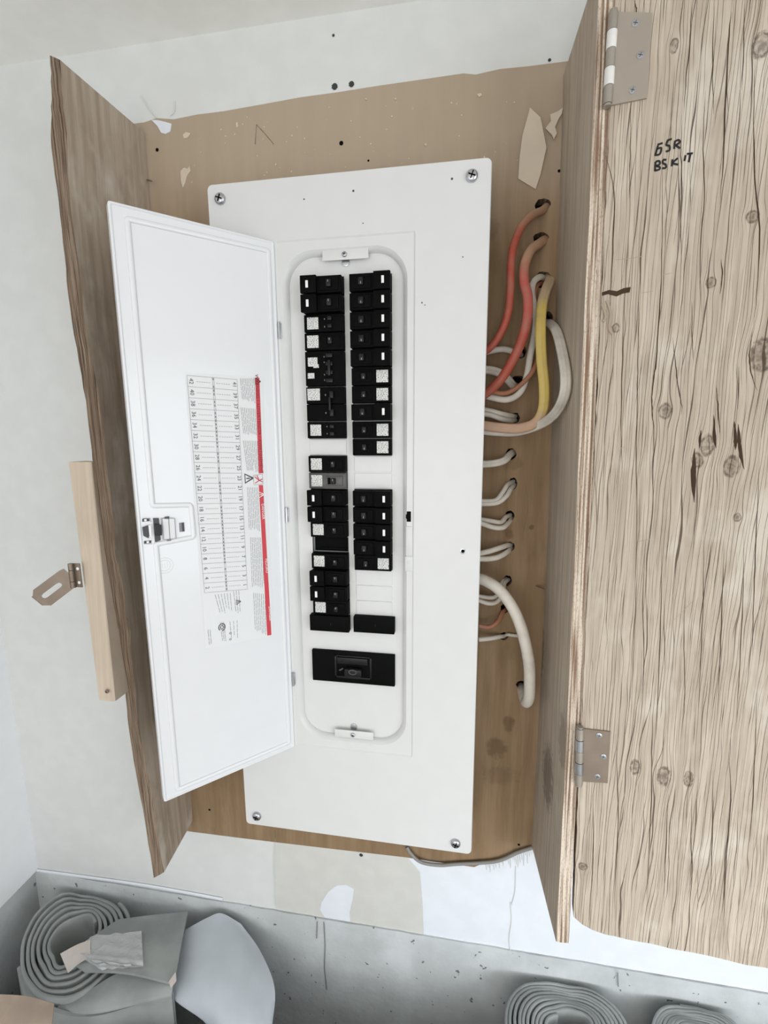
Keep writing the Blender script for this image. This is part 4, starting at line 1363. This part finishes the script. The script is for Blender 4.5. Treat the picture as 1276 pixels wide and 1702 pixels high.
# the printed schedule
LBm = NB()
F_ = lambda a, b, y: (a, y, b)
Y0 = .0009
def lq(pts, mi, y):
    vs = loopv(LBm, [(p[0], y, p[1]) for p in pts])
    fill(LBm, [vs], mi)
lq([(0.1213, 0.5507), (0.0245, 0.5513), (0.0262, 0.1895), (0.1208, 0.1965)], 0, Y0)
K = 21
tl, tr_, bl, br = [Vector(p) for p in [(0.1194, 0.5480), (0.0585, 0.5468), (0.1172, 0.2735), (0.0604, 0.2667)]]
def tbl(s, t):
    """s across from the left column to the right, t down"""
    return tl.lerp(tr_, s).lerp(bl.lerp(br, s), t)
Yl = .0007
for i in range(K + 1):
    stroke(LBm, [tbl(0, i / K), tbl(1, i / K)], .00038, Yl, 1)
for s in (0, .49, .52, 1):
    stroke(LBm, [tbl(s, 0), tbl(s, 1)], .00038, Yl, 1)
for k in range(60):        # faint writing between the two columns
    t0 = (k + .1) / 60
    if random.random() < .8:
        stroke(LBm, [tbl(.505, t0), tbl(.505, t0 + .010)], .0010, Yl, 1)
for i in range(K):
    tm = (i + .5) / K
    for s0, s1 in ((.17, .45), (.56, .86)):
        for k in range(6):
            a = s0 + (s1 - s0) * k / 6
            stroke(LBm, [tbl(a, tm), tbl(a + .035, tm)], .00045, Yl, 1)
    for s, num in ((.07, 42 - 2 * i), (.94, 41 - 2 * i)):
        pc = tbl(s, tm)
        # text reads downwards: its x runs along -z, its y towards the hinge (-u)
        add_text(LBm, str(num), .0070, lambda a, b, pc=pc: (pc.x - b, Yl - .0001, pc.y - a), 2, sx=1.0)
# warning text blocks beside the table: rows of tiny print, too small to read
def block(pts, n, mi=1, ragged=.25, wd=.00055, y=Yl):
    a, b, c_, d = [Vector(p) for p in pts]     # near-left-top, right-top, right-bottom, left-bottom
    for i in range(n):
        s = (i + .5) / n
        p, q = a.lerp(b, s), d.lerp(c_, s)
        q = p.lerp(q, 1 - ragged * random.random() * (0.3 if random.random() < .6 else 1))
        L_ = (q - p).length
        t = 0
        while t < L_:
            l_ = random.uniform(.004, .011)
            dd = (q - p).normalized()
            stroke(LBm, [p + dd * t, p + dd * min(L_, t + l_)], wd, y, mi)
            t += l_ + .0010
block([(0.0553, 0.5485), (0.0352, 0.5498), (0.0353, 0.5174), (0.0537, 0.5214)], 9)
block([(0.0566, 0.5122), (0.0332, 0.5105), (0.0334, 0.4742), (0.0546, 0.4774)], 10)
block([(0.0558, 0.4696), (0.0345, 0.4686), (0.0350, 0.4258), (0.0523, 0.4299)], 9)
block([(0.0535, 0.4074), (0.0377, 0.4063), (0.0375, 0.3436), (0.0543, 0.3483)], 7)
block([(0.0531, 0.3389), (0.0344, 0.3363), (0.0355, 0.2607), (0.0543, 0.2689)], 8)
block([(0.0531, 0.2600), (0.0340, 0.2541), (0.0361, 0.1931), (0.0534, 0.2041)], 7)
block([(0.1060, 0.2686), (0.0821, 0.2661), (0.0820, 0.2404), (0.1000, 0.2387)], 6, ragged=.5)
block([(0.0812, 0.2685), (0.0705, 0.2671), (0.0706, 0.2351), (0.0790, 0.2353)], 3, ragged=.4)
block([(0.1006, 0.2286), (0.0942, 0.2278), (0.0927, 0.1988), (0.0992, 0.1998)], 3)
block([(0.0894, 0.2266), (0.0745, 0.2255), (0.0761, 0.1977), (0.0878, 0.1992)], 3, ragged=.5)
block([(0.1175, 0.2228), (0.1121, 0.2213), (0.1120, 0.1991), (0.1167, 0.1996)], 2)
# title bands
r1 = [(0.0344, 0.5506), (0.0286, 0.5510), (0.0299, 0.4255), (0.0359, 0.4250)]
r2 = [(0.0367, 0.4095), (0.0307, 0.4091), (0.0289, 0.1912), (0.0352, 0.1920)]
lq(r1, 3, Yl - .0001); lq(r2, 3, Yl - .0001)
def bandtext(txt, pq, size, mi, sx):
    pc = Vector(pq)
    add_text(LBm, txt, size, lambda a, b: (pc.x - b + a * -.004, Yl - .0003, pc.y - a), mi, sx=sx)
bandtext('WARNING / ADVERTENCIA / AVERTISSEMENT', (0.0321, 0.4900), .0060, 4, 1.06)
bandtext('DANGER', (0.0325, 0.3726), .0054, 5, 1.0)
bandtext('PELIGRO', (0.0311, 0.2951), .0054, 5, 1.0)
bandtext('DANGER', (0.0296, 0.2243), .0054, 5, 1.0)
# small warning triangles and the shock pictogram
for pq, sz, mi in (((0.0313, 0.5462), .0040, 4), ((0.0340, 0.3961), .0040, 5), ((0.0739, 0.2514), .0034, 2), ((0.0504, 0.4194), .0060, 2)):
    c = Vector(pq)
    P = [(c.x - sz, c.y), (c.x + sz * .8, c.y + sz), (c.x + sz * .8, c.y - sz)]
    stroke(LBm, P + [P[0]], sz * .35, Yl - .0003, mi)
    stroke(LBm, [(c.x - sz * .3, c.y), (c.x + sz * .5, c.y)], sz * .25, Yl - .0003, mi)
b0 = [Vector(p) for p in [(0.0436, 0.4230), (0.0308, 0.4240), (0.0306, 0.4108), (0.0434, 0.4100)]]
stroke(LBm, b0 + [b0[0]], .0005, Yl - .0002, 1)
for s in ([(0.0420, 0.4213), (0.0372, 0.4169), (0.0314, 0.4133)], [(0.0416, 0.4123), (0.0364, 0.4153), (0.0312, 0.4174)], [(0.0385, 0.4227), (0.0363, 0.4169)]):
    stroke(LBm, [Vector(p) for p in s], .0011, Yl - .0003, 3)
# round certification mark
c = Vector((0.0979, 0.2210))
stroke(LBm, [(c.x + .0042 * math.cos(a), c.y + .0050 * math.sin(a)) for a in [k * PI / 8 for k in range(-2, 13)]], .0013, Yl, 2)
stroke(LBm, [(c.x + .0020 * math.cos(a), c.y + .0026 * math.sin(a)) for a in [k * PI / 6 for k in range(13)]], .0009, Yl, 2)
for q in [(0.0871, 0.2095), (0.0876, 0.2009)]:
    stroke(LBm, [(q[0] + .0013 * math.cos(a * PI / 5), q[1] + .0013 * math.sin(a * PI / 5)) for a in range(11)], .0006, Yl, 2)
obj('schedule_label', LBm, [M['paper'], M['grey_mark'], M['ink'], M['red'], M['red_text'], M['button']], pdoor, DM,
    label='printed circuit directory and warning label with red bands', recalc=False)

# ================================================================== CABLES
def cable(name, pts, rx, ry, mat, label, group='white cables looping into the side of the panel', groove=.0, cat='cable'):
    b = NB()
    sweep(b, pts, rx, ry, 28, 8, groove=groove * 2.2)
    return tag(obj(name, b, mat, smooth=60), label, cat, group)


G1 = 'white cables looping into the side of the panel'
HB = .100
cable('orange_cable', [(0.2600, 0.1000, 0.4581), (0.2520, 0.0860, 0.4475), (0.2378, 0.0700, 0.4360), (0.2232, 0.0560, 0.4169), (0.2134, 0.0460, 0.3908), (0.2108, 0.0420, 0.3680), (0.2110, 0.0400, 0.3383), (0.2091, 0.0400, 0.3089), (0.2011, 0.0440, 0.2853), (0.1886, 0.0480, 0.2681), (0.1731, 0.0520, 0.2591)], .0050, .0042,
      M['cable_orange'], 'orange cable leaving the topmost hole in the plywood', None)
cable('orange_cable', [(0.2605, 0.1000, 0.4165), (0.2513, 0.0840, 0.4066), (0.2378, 0.0660, 0.3921), (0.2292, 0.0520, 0.3702), (0.2285, 0.0440, 0.3473), (0.2331, 0.0380, 0.3257), (0.2330, 0.0340, 0.2991), (0.2276, 0.0360, 0.2737), (0.2183, 0.0400, 0.2505), (0.2047, 0.0440, 0.2273), (0.1905, 0.0500, 0.2124), (0.1732, 0.0550, 0.2002)], .0062, .0045,
      M['cable_salmon'], 'salmon-red cable leaving the second hole from the top', None)
cable('flat_cable', [(0.2699, 0.1040, 0.3708), (0.2666, 0.0860, 0.3577), (0.2590, 0.0680, 0.3400), (0.2532, 0.0540, 0.3178), (0.2520, 0.0460, 0.2860), (0.2549, 0.0430, 0.2475), (0.2597, 0.0430, 0.2128), (0.2600, 0.0460, 0.1855), (0.2513, 0.0500, 0.1674), (0.2306, 0.0540, 0.1603), (0.2048, 0.0560, 0.1614), (0.1743, 0.0580, 0.1658)], .0068, .0036,
      M['cable_yellow'], 'flat yellow cable hanging in front of the others from the third hole', None, .12)
cable('flat_cable', [(0.2658, 0.1040, 0.3087), (0.2693, 0.0800, 0.3017), (0.2725, 0.0460, 0.2837), (0.2741, 0.0120, 0.2532), (0.2748, -0.0140, 0.2212), (0.2749, -0.0100, 0.1983), (0.2710, 0.0200, 0.1788), (0.2581, 0.0480, 0.1657), (0.2303, 0.0640, 0.1563), (0.2014, 0.0640, 0.1564), (0.1747, 0.0640, 0.1591)], .0064, .0038,
      M['cable_white'], 'wide white flat cable making the outermost loop beside the right plywood side', G1, .14)
cable('flat_cable', [(0.2628, 0.1040, 0.3680), (0.2532, 0.0880, 0.3645), (0.2445, 0.0800, 0.3556), (0.2434, 0.0780, 0.3397), (0.2489, 0.0760, 0.3157), (0.2490, 0.0740, 0.2918), (0.2435, 0.0700, 0.2597), (0.2400, 0.0700, 0.2318), (0.2318, 0.0680, 0.2099), (0.2150, 0.0680, 0.2004), (0.1918, 0.0680, 0.2041), (0.1750, 0.0680, 0.2110)], .0044, .0032,
      M['cable_white'], 'thin white cable hanging behind the yellow one and curling under the salmon-red one', G1)
cable('brown_cable', [(0.2607, 0.1040, 0.3618), (0.2508, 0.0900, 0.3536), (0.2477, 0.0840, 0.3334), (0.2539, 0.0780, 0.3003), (0.2554, 0.0720, 0.2676), (0.2494, 0.0660, 0.2415), (0.2340, 0.0640, 0.2217), (0.2135, 0.0640, 0.2091), (0.1937, 0.0620, 0.2110), (0.1746, 0.0600, 0.2177)], .0032, .0028,
      M['cable_brown'], 'thin brown cable curving behind the yellow one', None)
cable('flat_cable', [(0.2354, 0.1040, 0.2654), (0.2267, 0.0860, 0.2644), (0.2149, 0.0760, 0.2680), (0.2006, 0.0720, 0.2686), (0.1736, 0.0700, 0.2635)], .0040, .0032, M['cable_white'], 'short printed white cable entering behind the orange cable', G1)
cable('flat_cable', [(0.2305, 0.1040, 0.2198), (0.2236, 0.0880, 0.2218), (0.2138, 0.0760, 0.2299), (0.2017, 0.0720, 0.2379), (0.1866, 0.0700, 0.2413), (0.1743, 0.0700, 0.2408)], .0058, .0040, M['cable_white'], 'wide white cable partly hidden behind the salmon-red one', G1, .15)
cable('flat_cable', [(0.2304, 0.1040, 0.1784), (0.2219, 0.0880, 0.1788), (0.2091, 0.0780, 0.1811), (0.1928, 0.0740, 0.1853), (0.1758, 0.0720, 0.1888)], .0036, .0032, M['cable_white'], 'upper strand of the pair just above where the yellow cable bends in', G1)
cable('flat_cable', [(0.2307, 0.1040, 0.1723), (0.2211, 0.0860, 0.1719), (0.2074, 0.0740, 0.1742), (0.1928, 0.0700, 0.1793), (0.1758, 0.0680, 0.1819)], .0036, .0032, M['cable_white'], 'lower strand of the pair just above where the yellow cable bends in', G1)
cable('flat_cable', [(0.2299, 0.1040, 0.1263), (0.2230, 0.0860, 0.1226), (0.2146, 0.0740, 0.1153), (0.2009, 0.0700, 0.1112), (0.1779, 0.0680, 0.1094)], .0052, .0036, M['cable_white'], 'single white cable from the first hole below the bundle', G1, .15)
cable('flat_cable', [(0.2316, 0.1040, 0.0820), (0.2211, 0.0840, 0.0785), (0.2129, 0.0740, 0.0671), (0.2027, 0.0700, 0.0568), (0.1794, 0.0680, 0.0558)], .0034, .0030, M['cable_white'], 'left strand of the pair from the second hole below the bundle', G1)
cable('flat_cable', [(0.2336, 0.1040, 0.0765), (0.2265, 0.0840, 0.0732), (0.2189, 0.0720, 0.0631), (0.2052, 0.0680, 0.0536), (0.1794, 0.0660, 0.0517)], .0034, .0030, M['cable_white'], 'right strand of the pair from the second hole below the bundle', G1)
cable('flat_cable', [(0.2292, 0.1040, 0.0302), (0.2207, 0.0880, 0.0291), (0.2131, 0.0780, 0.0234), (0.1979, 0.0740, 0.0256), (0.1803, 0.0720, 0.0282)], .0036, .0030, M['cable_white'], 'upper strand of the drooping pair from the third hole below the bundle', G1)
cable('flat_cable', [(0.2312, 0.1040, 0.0246), (0.2250, 0.0840, 0.0217), (0.2154, 0.0720, 0.0165), (0.2004, 0.0680, 0.0177), (0.1802, 0.0660, 0.0248)], .0036, .0030, M['cable_white'], 'lower strand of the drooping pair from the third hole below the bundle', G1)
cable('flat_cable', [(0.2319, 0.1040, -0.0161), (0.2230, 0.0860, -0.0140), (0.2089, 0.0740, -0.0162), (0.1948, 0.0700, -0.0203), (0.1816, 0.0680, -0.0231)], .0040, .0032, M['cable_white'], 'upper strand of the pair directly above the thick white cable', G1)
cable('flat_cable', [(0.2321, 0.1040, -0.0218), (0.2241, 0.0840, -0.0237), (0.2109, 0.0720, -0.0285), (0.1967, 0.0680, -0.0308), (0.1817, 0.0660, -0.0309)], .0040, .0032, M['cable_white'], 'lower strand of the pair directly above the thick white cable', G1)
cable('flat_cable', [(0.2304, 0.1040, -0.0723), (0.2227, 0.0880, -0.0743), (0.2205, 0.0780, -0.0855), (0.2117, 0.0740, -0.0989), (0.1992, 0.0720, -0.1017), (0.1837, 0.0700, -0.0970)], .0032, .0028, M['cable_white'], 'outer strand curling down behind the thick white cable', G1)
cable('flat_cable', [(0.2267, 0.1040, -0.0715), (0.2192, 0.0900, -0.0732), (0.2154, 0.0820, -0.0842), (0.2065, 0.0780, -0.0939), (0.1838, 0.0760, -0.0925)], .0032, .0028, M['cable_white'], 'inner strand curling down behind the thick white cable', G1)
cable('brown_cable', [(0.2286, 0.1040, -0.1210), (0.2217, 0.0880, -0.1211), (0.2141, 0.0780, -0.1323), (0.2014, 0.0740, -0.1402), (0.1849, 0.0720, -0.1385)], .0034, .0028, M['cable_brown'], 'dull brown cable from the hole beneath the thick white cable', None)
cable('flat_cable', [(0.2284, 0.1040, -0.1666), (0.2195, 0.0880, -0.1610), (0.2041, 0.0780, -0.1606), (0.1856, 0.0740, -0.1620)], .0036, .0030, M['cable_white'], 'lowest white cable, running nearly level to the left of its hole', G1)
cable('flat_cable', [(0.2256, 0.1040, -0.1678), (0.2304, 0.0890, -0.1577), (0.2386, 0.0885, -0.1579), (0.2514, 0.0885, -0.1590), (0.2588, 0.0885, -0.1625)], .0026, .0022, M['cable_white'], 'short white strand lying to the right of the lowest hole', G1)
thick = [(0.1778, 0.0560, -0.0577), (0.1915, 0.0500, -0.0589), (0.2101, 0.0420, -0.0681), (0.2271, 0.0360, -0.0876), (0.2404, 0.0330, -0.1138), (0.2500, 0.0330, -0.1452), (0.2570, 0.0360, -0.1787), (0.2600, 0.0420, -0.2102), (0.2615, 0.0500, -0.2370), (0.2597, 0.0640, -0.2546), (0.2575, 0.0840, -0.2515), (0.2582, 0.1040, -0.2537)]
cable('thick_cable', thick, .0082, .0082, M['cable_thick'], 'thick white service cable arching down over the lower holes', None)
cable('grey_cable', [(0.0734, 0.0880, -0.5657), (0.0822, 0.0860, -0.5770), (0.0994, 0.0850, -0.5891), (0.1309, 0.0860, -0.5909), (0.1620, 0.0870, -0.5843), (0.2027, 0.0870, -0.5751), (0.2326, 0.0870, -0.5654), (0.2616, 0.0870, -0.5452), (0.2847, 0.0880, -0.5331)], .0030, .0026,
      M['cable_grey'], 'thin grey cable hanging out below the panel and running right', None)

# ================================================================== FOAM UNDERLAY ROLLS
def contour(pts, c):
    A = sorted((math.atan2(p[1] - c[1], p[0] - c[0]), math.hypot(p[0] - c[0], p[1] - c[1])) for p in pts)
    A = [(a - 2 * PI, r) for a, r in A] + A + [(a + 2 * PI, r) for a, r in A]
    def f(th):
        th = (th + PI) % (2 * PI) - PI
        for i in range(1, len(A) - 2):
            (a0, r0), (a1, r1) = A[i], A[i + 1]
            if a0 <= th <= a1:
                t = (th - a0) / (a1 - a0 + 1e-9)
                m0 = (r1 - A[i - 1][1]) / (a1 - A[i - 1][0] + 1e-9) * (a1 - a0)
                m1 = (A[i + 2][1] - r0) / (A[i + 2][0] - a0 + 1e-9) * (a1 - a0)
                return (2 * t ** 3 - 3 * t * t + 1) * r0 + (t ** 3 - 2 * t * t + t) * m0 + (3 * t * t - 2 * t ** 3) * r1 + (t ** 3 - t * t) * m1
        return A[0][1]
    return f


def roll_mesh(b, outer, inner, cin, cout, turns, th, ztop, zbot, start, wob=.0008, per=56):
    fo, fi = contour(outer, cout), contour(inner, cin)
    N = int(turns * per)
    L, Q = [], []
    ph = random.random() * 6
    for k in range(N + 1):
        s = k / N
        a = start + 2 * PI * turns * s
        po = Vector((cout[0] + fo(a) * math.cos(a), cout[1] + fo(a) * math.sin(a)))
        pi_ = Vector((cin[0] + fi(a) * math.cos(a), cin[1] + fi(a) * math.sin(a)))
        p = pi_.lerp(po, s)
        d = (po - pi_).normalized()
        wv = wob * math.sin(a * 1.7 + ph)
        L.append(p + d * (wv - th)); Q.append(p + d * wv)
    lz = lambda k: ztop + .0010 * math.sin(k * .21 + ph)
    e = .0010
    R_ = []
    for k in range(N + 1):
        l, q = L[k], Q[k]
        m1, m2 = l.lerp(q, .2), l.lerp(q, .8)
        z = lz(k)
        R_.append([b.verts.new(v) for v in ((l.x, l.y, zbot), (l.x, l.y, z - e), (m1.x, m1.y, z), (m2.x, m2.y, z), (q.x, q.y, z - e), (q.x, q.y, zbot))])
    for a, c in zip(R_, R_[1:]):
        strip(b, a, c, 0, True)
    b.faces.new(R_[0]); b.faces.new(R_[-1][::-1])


ZR = -.768
r1 = thing('underlay_roll', 'big loose roll of grey foam underlay standing in the left corner, its flap taped', 'roll of underlay', (-.57, 0, -1.37), group='rolls of grey foam underlay')
b = NB()
outer = [(p[0], min(p[1], .080)) for p in [(-0.4440, 0.0279, -0.7680), (-0.4874, 0.0670, -0.7680), (-0.5423, 0.0895, -0.7680), (-0.5964, 0.0953, -0.7680), (-0.6435, 0.0771, -0.7680), (-0.6585, 0.0359, -0.7680), (-0.6431, -0.0096, -0.7680), (-0.6093, -0.0505, -0.7680), (-0.5567, -0.0838, -0.7680), (-0.5020, -0.0939, -0.7680), (-0.4604, -0.0838, -0.7680), (-0.4339, -0.0413, -0.7680)]]
inner = [(p[0], p[1]) for p in [(-0.5815, -0.0062, -0.7680), (-0.5823, 0.0134, -0.7680), (-0.5666, 0.0318, -0.7680), (-0.5454, 0.0422, -0.7680), (-0.5209, 0.0323, -0.7680), (-0.5047, 0.0105, -0.7680), (-0.5059, -0.0139, -0.7680), (-0.5145, -0.0381, -0.7680), (-0.5248, -0.0465, -0.7680), (-0.5492, -0.0339, -0.7680)]]
co = (sum(p[0] for p in outer) / len(outer), sum(p[1] for p in outer) / len(outer))
ci = (sum(p[0] for p in inner) / len(inner), sum(p[1] for p in inner) / len(inner))
roll_mesh(b, outer, inner, ci, co, 6.0, .0056, ZR, -1.369, 1.0)
obj('rolled_sheet', b, M['foam'], r1, smooth=50)
# loose end folded to the right over the top
def sheet(bm_, P, th=.004, k=6, mi=0, bulge=0.0):
    """P: grid rows of points; smooth surface with thickness downwards"""
    rows = [catmull(r, k) for r in P]
    cols = list(zip(*rows))
    G = [catmull(c, k) for c in cols]
    top_ = [[bm_.verts.new(p) for p in c] for c in G]
    bot_ = [[bm_.verts.new(p - Vector((0, 0, th))) for p in c] for c in G]
    for g, s in ((top_, 1), (bot_, -1)):
        for a, c in zip(g, g[1:]):
            strip(bm_, a, c, mi, False)
    edge = lambda g: g[0] + [c[-1] for c in g[1:-1]] + g[-1][::-1] + [c[0] for c in g[1:-1]][::-1]
    strip(bm_, edge(top_), edge(bot_), mi)
b = NB()
sheet(b, [[(-0.4784, 0.0381, -0.7640), (-0.4205, 0.0537, -0.7620), (-0.3542, 0.0731, -0.7640)], [(-0.4999, -0.0052, -0.7580), (-0.4126, 0.0020, -0.7520), (-0.3313, 0.0183, -0.7560)], [(-0.5073, -0.0402, -0.7560), (-0.4068, -0.0358, -0.7480), (-0.3129, -0.0244, -0.7530)],
          [(-0.4714, -0.0513, -0.7600), (-0.3912, -0.0485, -0.7500), (-0.3055, -0.0464, -0.7560)]], .005)
fl = obj('loose_flap', b, M['foam'], r1, smooth=60, label='loose flap of underlay folded to the right')
b = NB()
sheet(b, [[(-0.4984, -0.0059, -0.7515), (-0.4091, 0.0141, -0.7480)], [(-0.4972, -0.0371, -0.7490), (-0.3679, -0.0359, -0.7420)], [(-0.4320, -0.0543, -0.7460), (-0.3642, -0.0408, -0.7420)]], .0004, 8)
for v in b.verts:
    v.co.z += .0030 * math.sin(v.co.x * 310 + v.co.y * 170) * math.sin(v.co.y * 260 - v.co.x * 90) + random.uniform(0, .0006)
obj('clear_tape', b, M['clear'], fl, smooth=60, label='wrinkled shiny clear tape')
b = NB()
sheet(b, [[(-0.5289, -0.0399, -0.7520), (-0.5084, -0.0247, -0.7480), (-0.4911, -0.0138, -0.7480)], [(-0.4920, -0.0627, -0.7540), (-0.4815, -0.0516, -0.7480), (-0.4689, -0.0389, -0.7470)]], .0008)
obj('backing_paper', b, M['paper_inner'], fl, smooth=60, label='torn pale backing paper at the roll centre')
b = NB()
sheet(b, [[(-0.3104, -0.0512, -0.7480), (-0.3075, -0.0355, -0.7480)], [(-0.3022, -0.0571, -0.7500), (-0.2995, -0.0462, -0.7500)]], .0008)
obj('backing_paper', b, M['paper_inner'], fl, smooth=60, label='small torn backing paper at the flap edge')
b = NB()
sheet(b, [[(-0.4905, -0.0842, -0.7820), (-0.4488, -0.0657, -0.7740), (-0.4048, -0.0405, -0.7640), (-0.3107, -0.0391, -0.7600)], [(-0.4878, -0.0930, -0.7820), (-0.4318, -0.0788, -0.7760), (-0.3789, -0.0595, -0.7680), (-0.3063, -0.0476, -0.7620)],
          [(-0.4859, -0.0987, -0.7840), (-0.4199, -0.0869, -0.7820), (-0.3650, -0.0713, -0.7760), (-0.3051, -0.0536, -0.7680)]], .005)
obj('outer_fold', b, M['foam'], r1, smooth=60)
# outer layer running down to the right below the flap
b = NB()
sw = [(-0.6018, -0.0585, -0.7750), (-0.5519, -0.0862, -0.7760), (-0.4851, -0.1010, -0.7780), (-0.4290, -0.0904, -0.7900), (-0.3755, -0.0672, -0.7920), (-0.3071, -0.0511, -0.7720)]
a_ = catmull(sw, 8)
ta = [b.verts.new(p) for p in a_]
tb = [b.verts.new(p + Vector((0, .0055, 0))) for p in a_]
ba = [b.verts.new((p.x, p.y, -1.369)) for p in a_]
bb = [b.verts.new((p.x, p.y + .0055, -1.369)) for p in a_]
strip(b, ta, ba, 0, False); strip(b, tb, bb, 0, False); strip(b, ta, tb, 0, False)
obj('outer_layer', b, M['foam'], r1, smooth=60)

b = NB()
sheet(b, [[(-0.3459, 0.0501, -0.7760), (-0.3087, 0.0671, -0.7620), (-0.2840, 0.0750, -0.7570), (-0.2424, 0.0698, -0.7660)], [(-0.3392, 0.0085, -0.7820), (-0.2786, 0.0248, -0.7640), (-0.2330, 0.0389, -0.7660), (-0.1931, 0.0445, -0.7850)],
          [(-0.3201, -0.0376, -0.7920), (-0.2531, -0.0215, -0.7740), (-0.2008, -0.0043, -0.7760), (-0.1493, 0.0046, -0.8000)], [(-0.2432, -0.0537, -0.8150), (-0.2127, -0.0585, -0.8000), (-0.1688, -0.0514, -0.8000), (-0.1387, -0.0335, -0.8200)],
          [(-0.2285, -0.0746, -0.8500), (-0.1911, -0.0746, -0.8400), (-0.1575, -0.0692, -0.8400), (-0.1364, -0.0597, -0.8500)]], .004)
tag(obj('underlay_sheet', b, M['foam_light'], smooth=60), 'smooth light grey sheet of underlay leaning between the left roll and the bare concrete', 'underlay')

b = NB()
sheet(b, [[(-0.5621, -0.1424, -0.7000), (-0.4990, -0.1312, -0.7050), (-0.4490, -0.1285, -0.7120)], [(-0.5379, -0.1651, -0.7150), (-0.4820, -0.1580, -0.7120), (-0.4336, -0.1490, -0.7160)], [(-0.5117, -0.1902, -0.7350), (-0.4565, -0.1843, -0.7300), (-0.4169, -0.1748, -0.7350)]], .003)
tag(obj('cardboard_sheet', b, M['card'], smooth=60), 'torn brown cardboard piece at the bottom left corner', 'cardboard')

for (op, ip, z, turns, lab, st) in (
    ([(0.2398, 0.0065, -0.7850), (0.2465, 0.0387, -0.7850), (0.2713, 0.0674, -0.7850), (0.3121, 0.0850, -0.7850), (0.3573, 0.0849, -0.7850), (0.4045, 0.0773, -0.7850), (0.4309, 0.0601, -0.7850), (0.4430, 0.0346, -0.7850), (0.4221, -0.0155, -0.7850), (0.3675, -0.0444, -0.7850), (0.2981, -0.0556, -0.7850), (0.2528, -0.0395, -0.7850)], [(0.3056, 0.0156, -0.7850), (0.3279, 0.0352, -0.7850), (0.3575, 0.0416, -0.7850), (0.3787, 0.0329, -0.7850), (0.3680, 0.0080, -0.7850), (0.3291, -0.0057, -0.7850), (0.3080, 0.0020, -0.7850)],
     -.785, 9.5, 'tightly wound grey underlay roll with many rings at the bottom right of centre', 2.2),
    ([(0.4698, 0.0421, -0.7850), (0.4912, 0.0682, -0.7850), (0.5354, 0.0863, -0.7850), (0.5742, 0.0866, -0.7850), (0.6066, 0.0738, -0.7850), (0.6195, 0.0487, -0.7850), (0.5794, -0.0035, -0.7850), (0.5204, -0.0260, -0.7850), (0.4744, -0.0205, -0.7850), (0.4602, 0.0082, -0.7850)], [(0.5158, 0.0395, -0.7850), (0.5430, 0.0516, -0.7850), (0.5617, 0.0446, -0.7850), (0.5469, 0.0223, -0.7850), (0.5179, 0.0140, -0.7850)],
     -.785, 9, 'grey underlay roll cut off by the photo edge, right of the tightly wound one', 1.6)):
    b = NB()
    outer = [(p[0], min(p[1], .080)) for p in op]
    inner = [(p[0], p[1]) for p in ip]
    co = (sum(p[0] for p in outer) / len(outer), sum(p[1] for p in outer) / len(outer))
    ci = (sum(p[0] for p in inner) / len(inner), sum(p[1] for p in inner) / len(inner))
    roll_mesh(b, outer, inner, ci, co, turns, .0050, z, -1.369, st)
    tag(obj('underlay_roll', b, M['foam'], smooth=50), lab, 'roll of underlay', 'rolls of grey foam underlay')
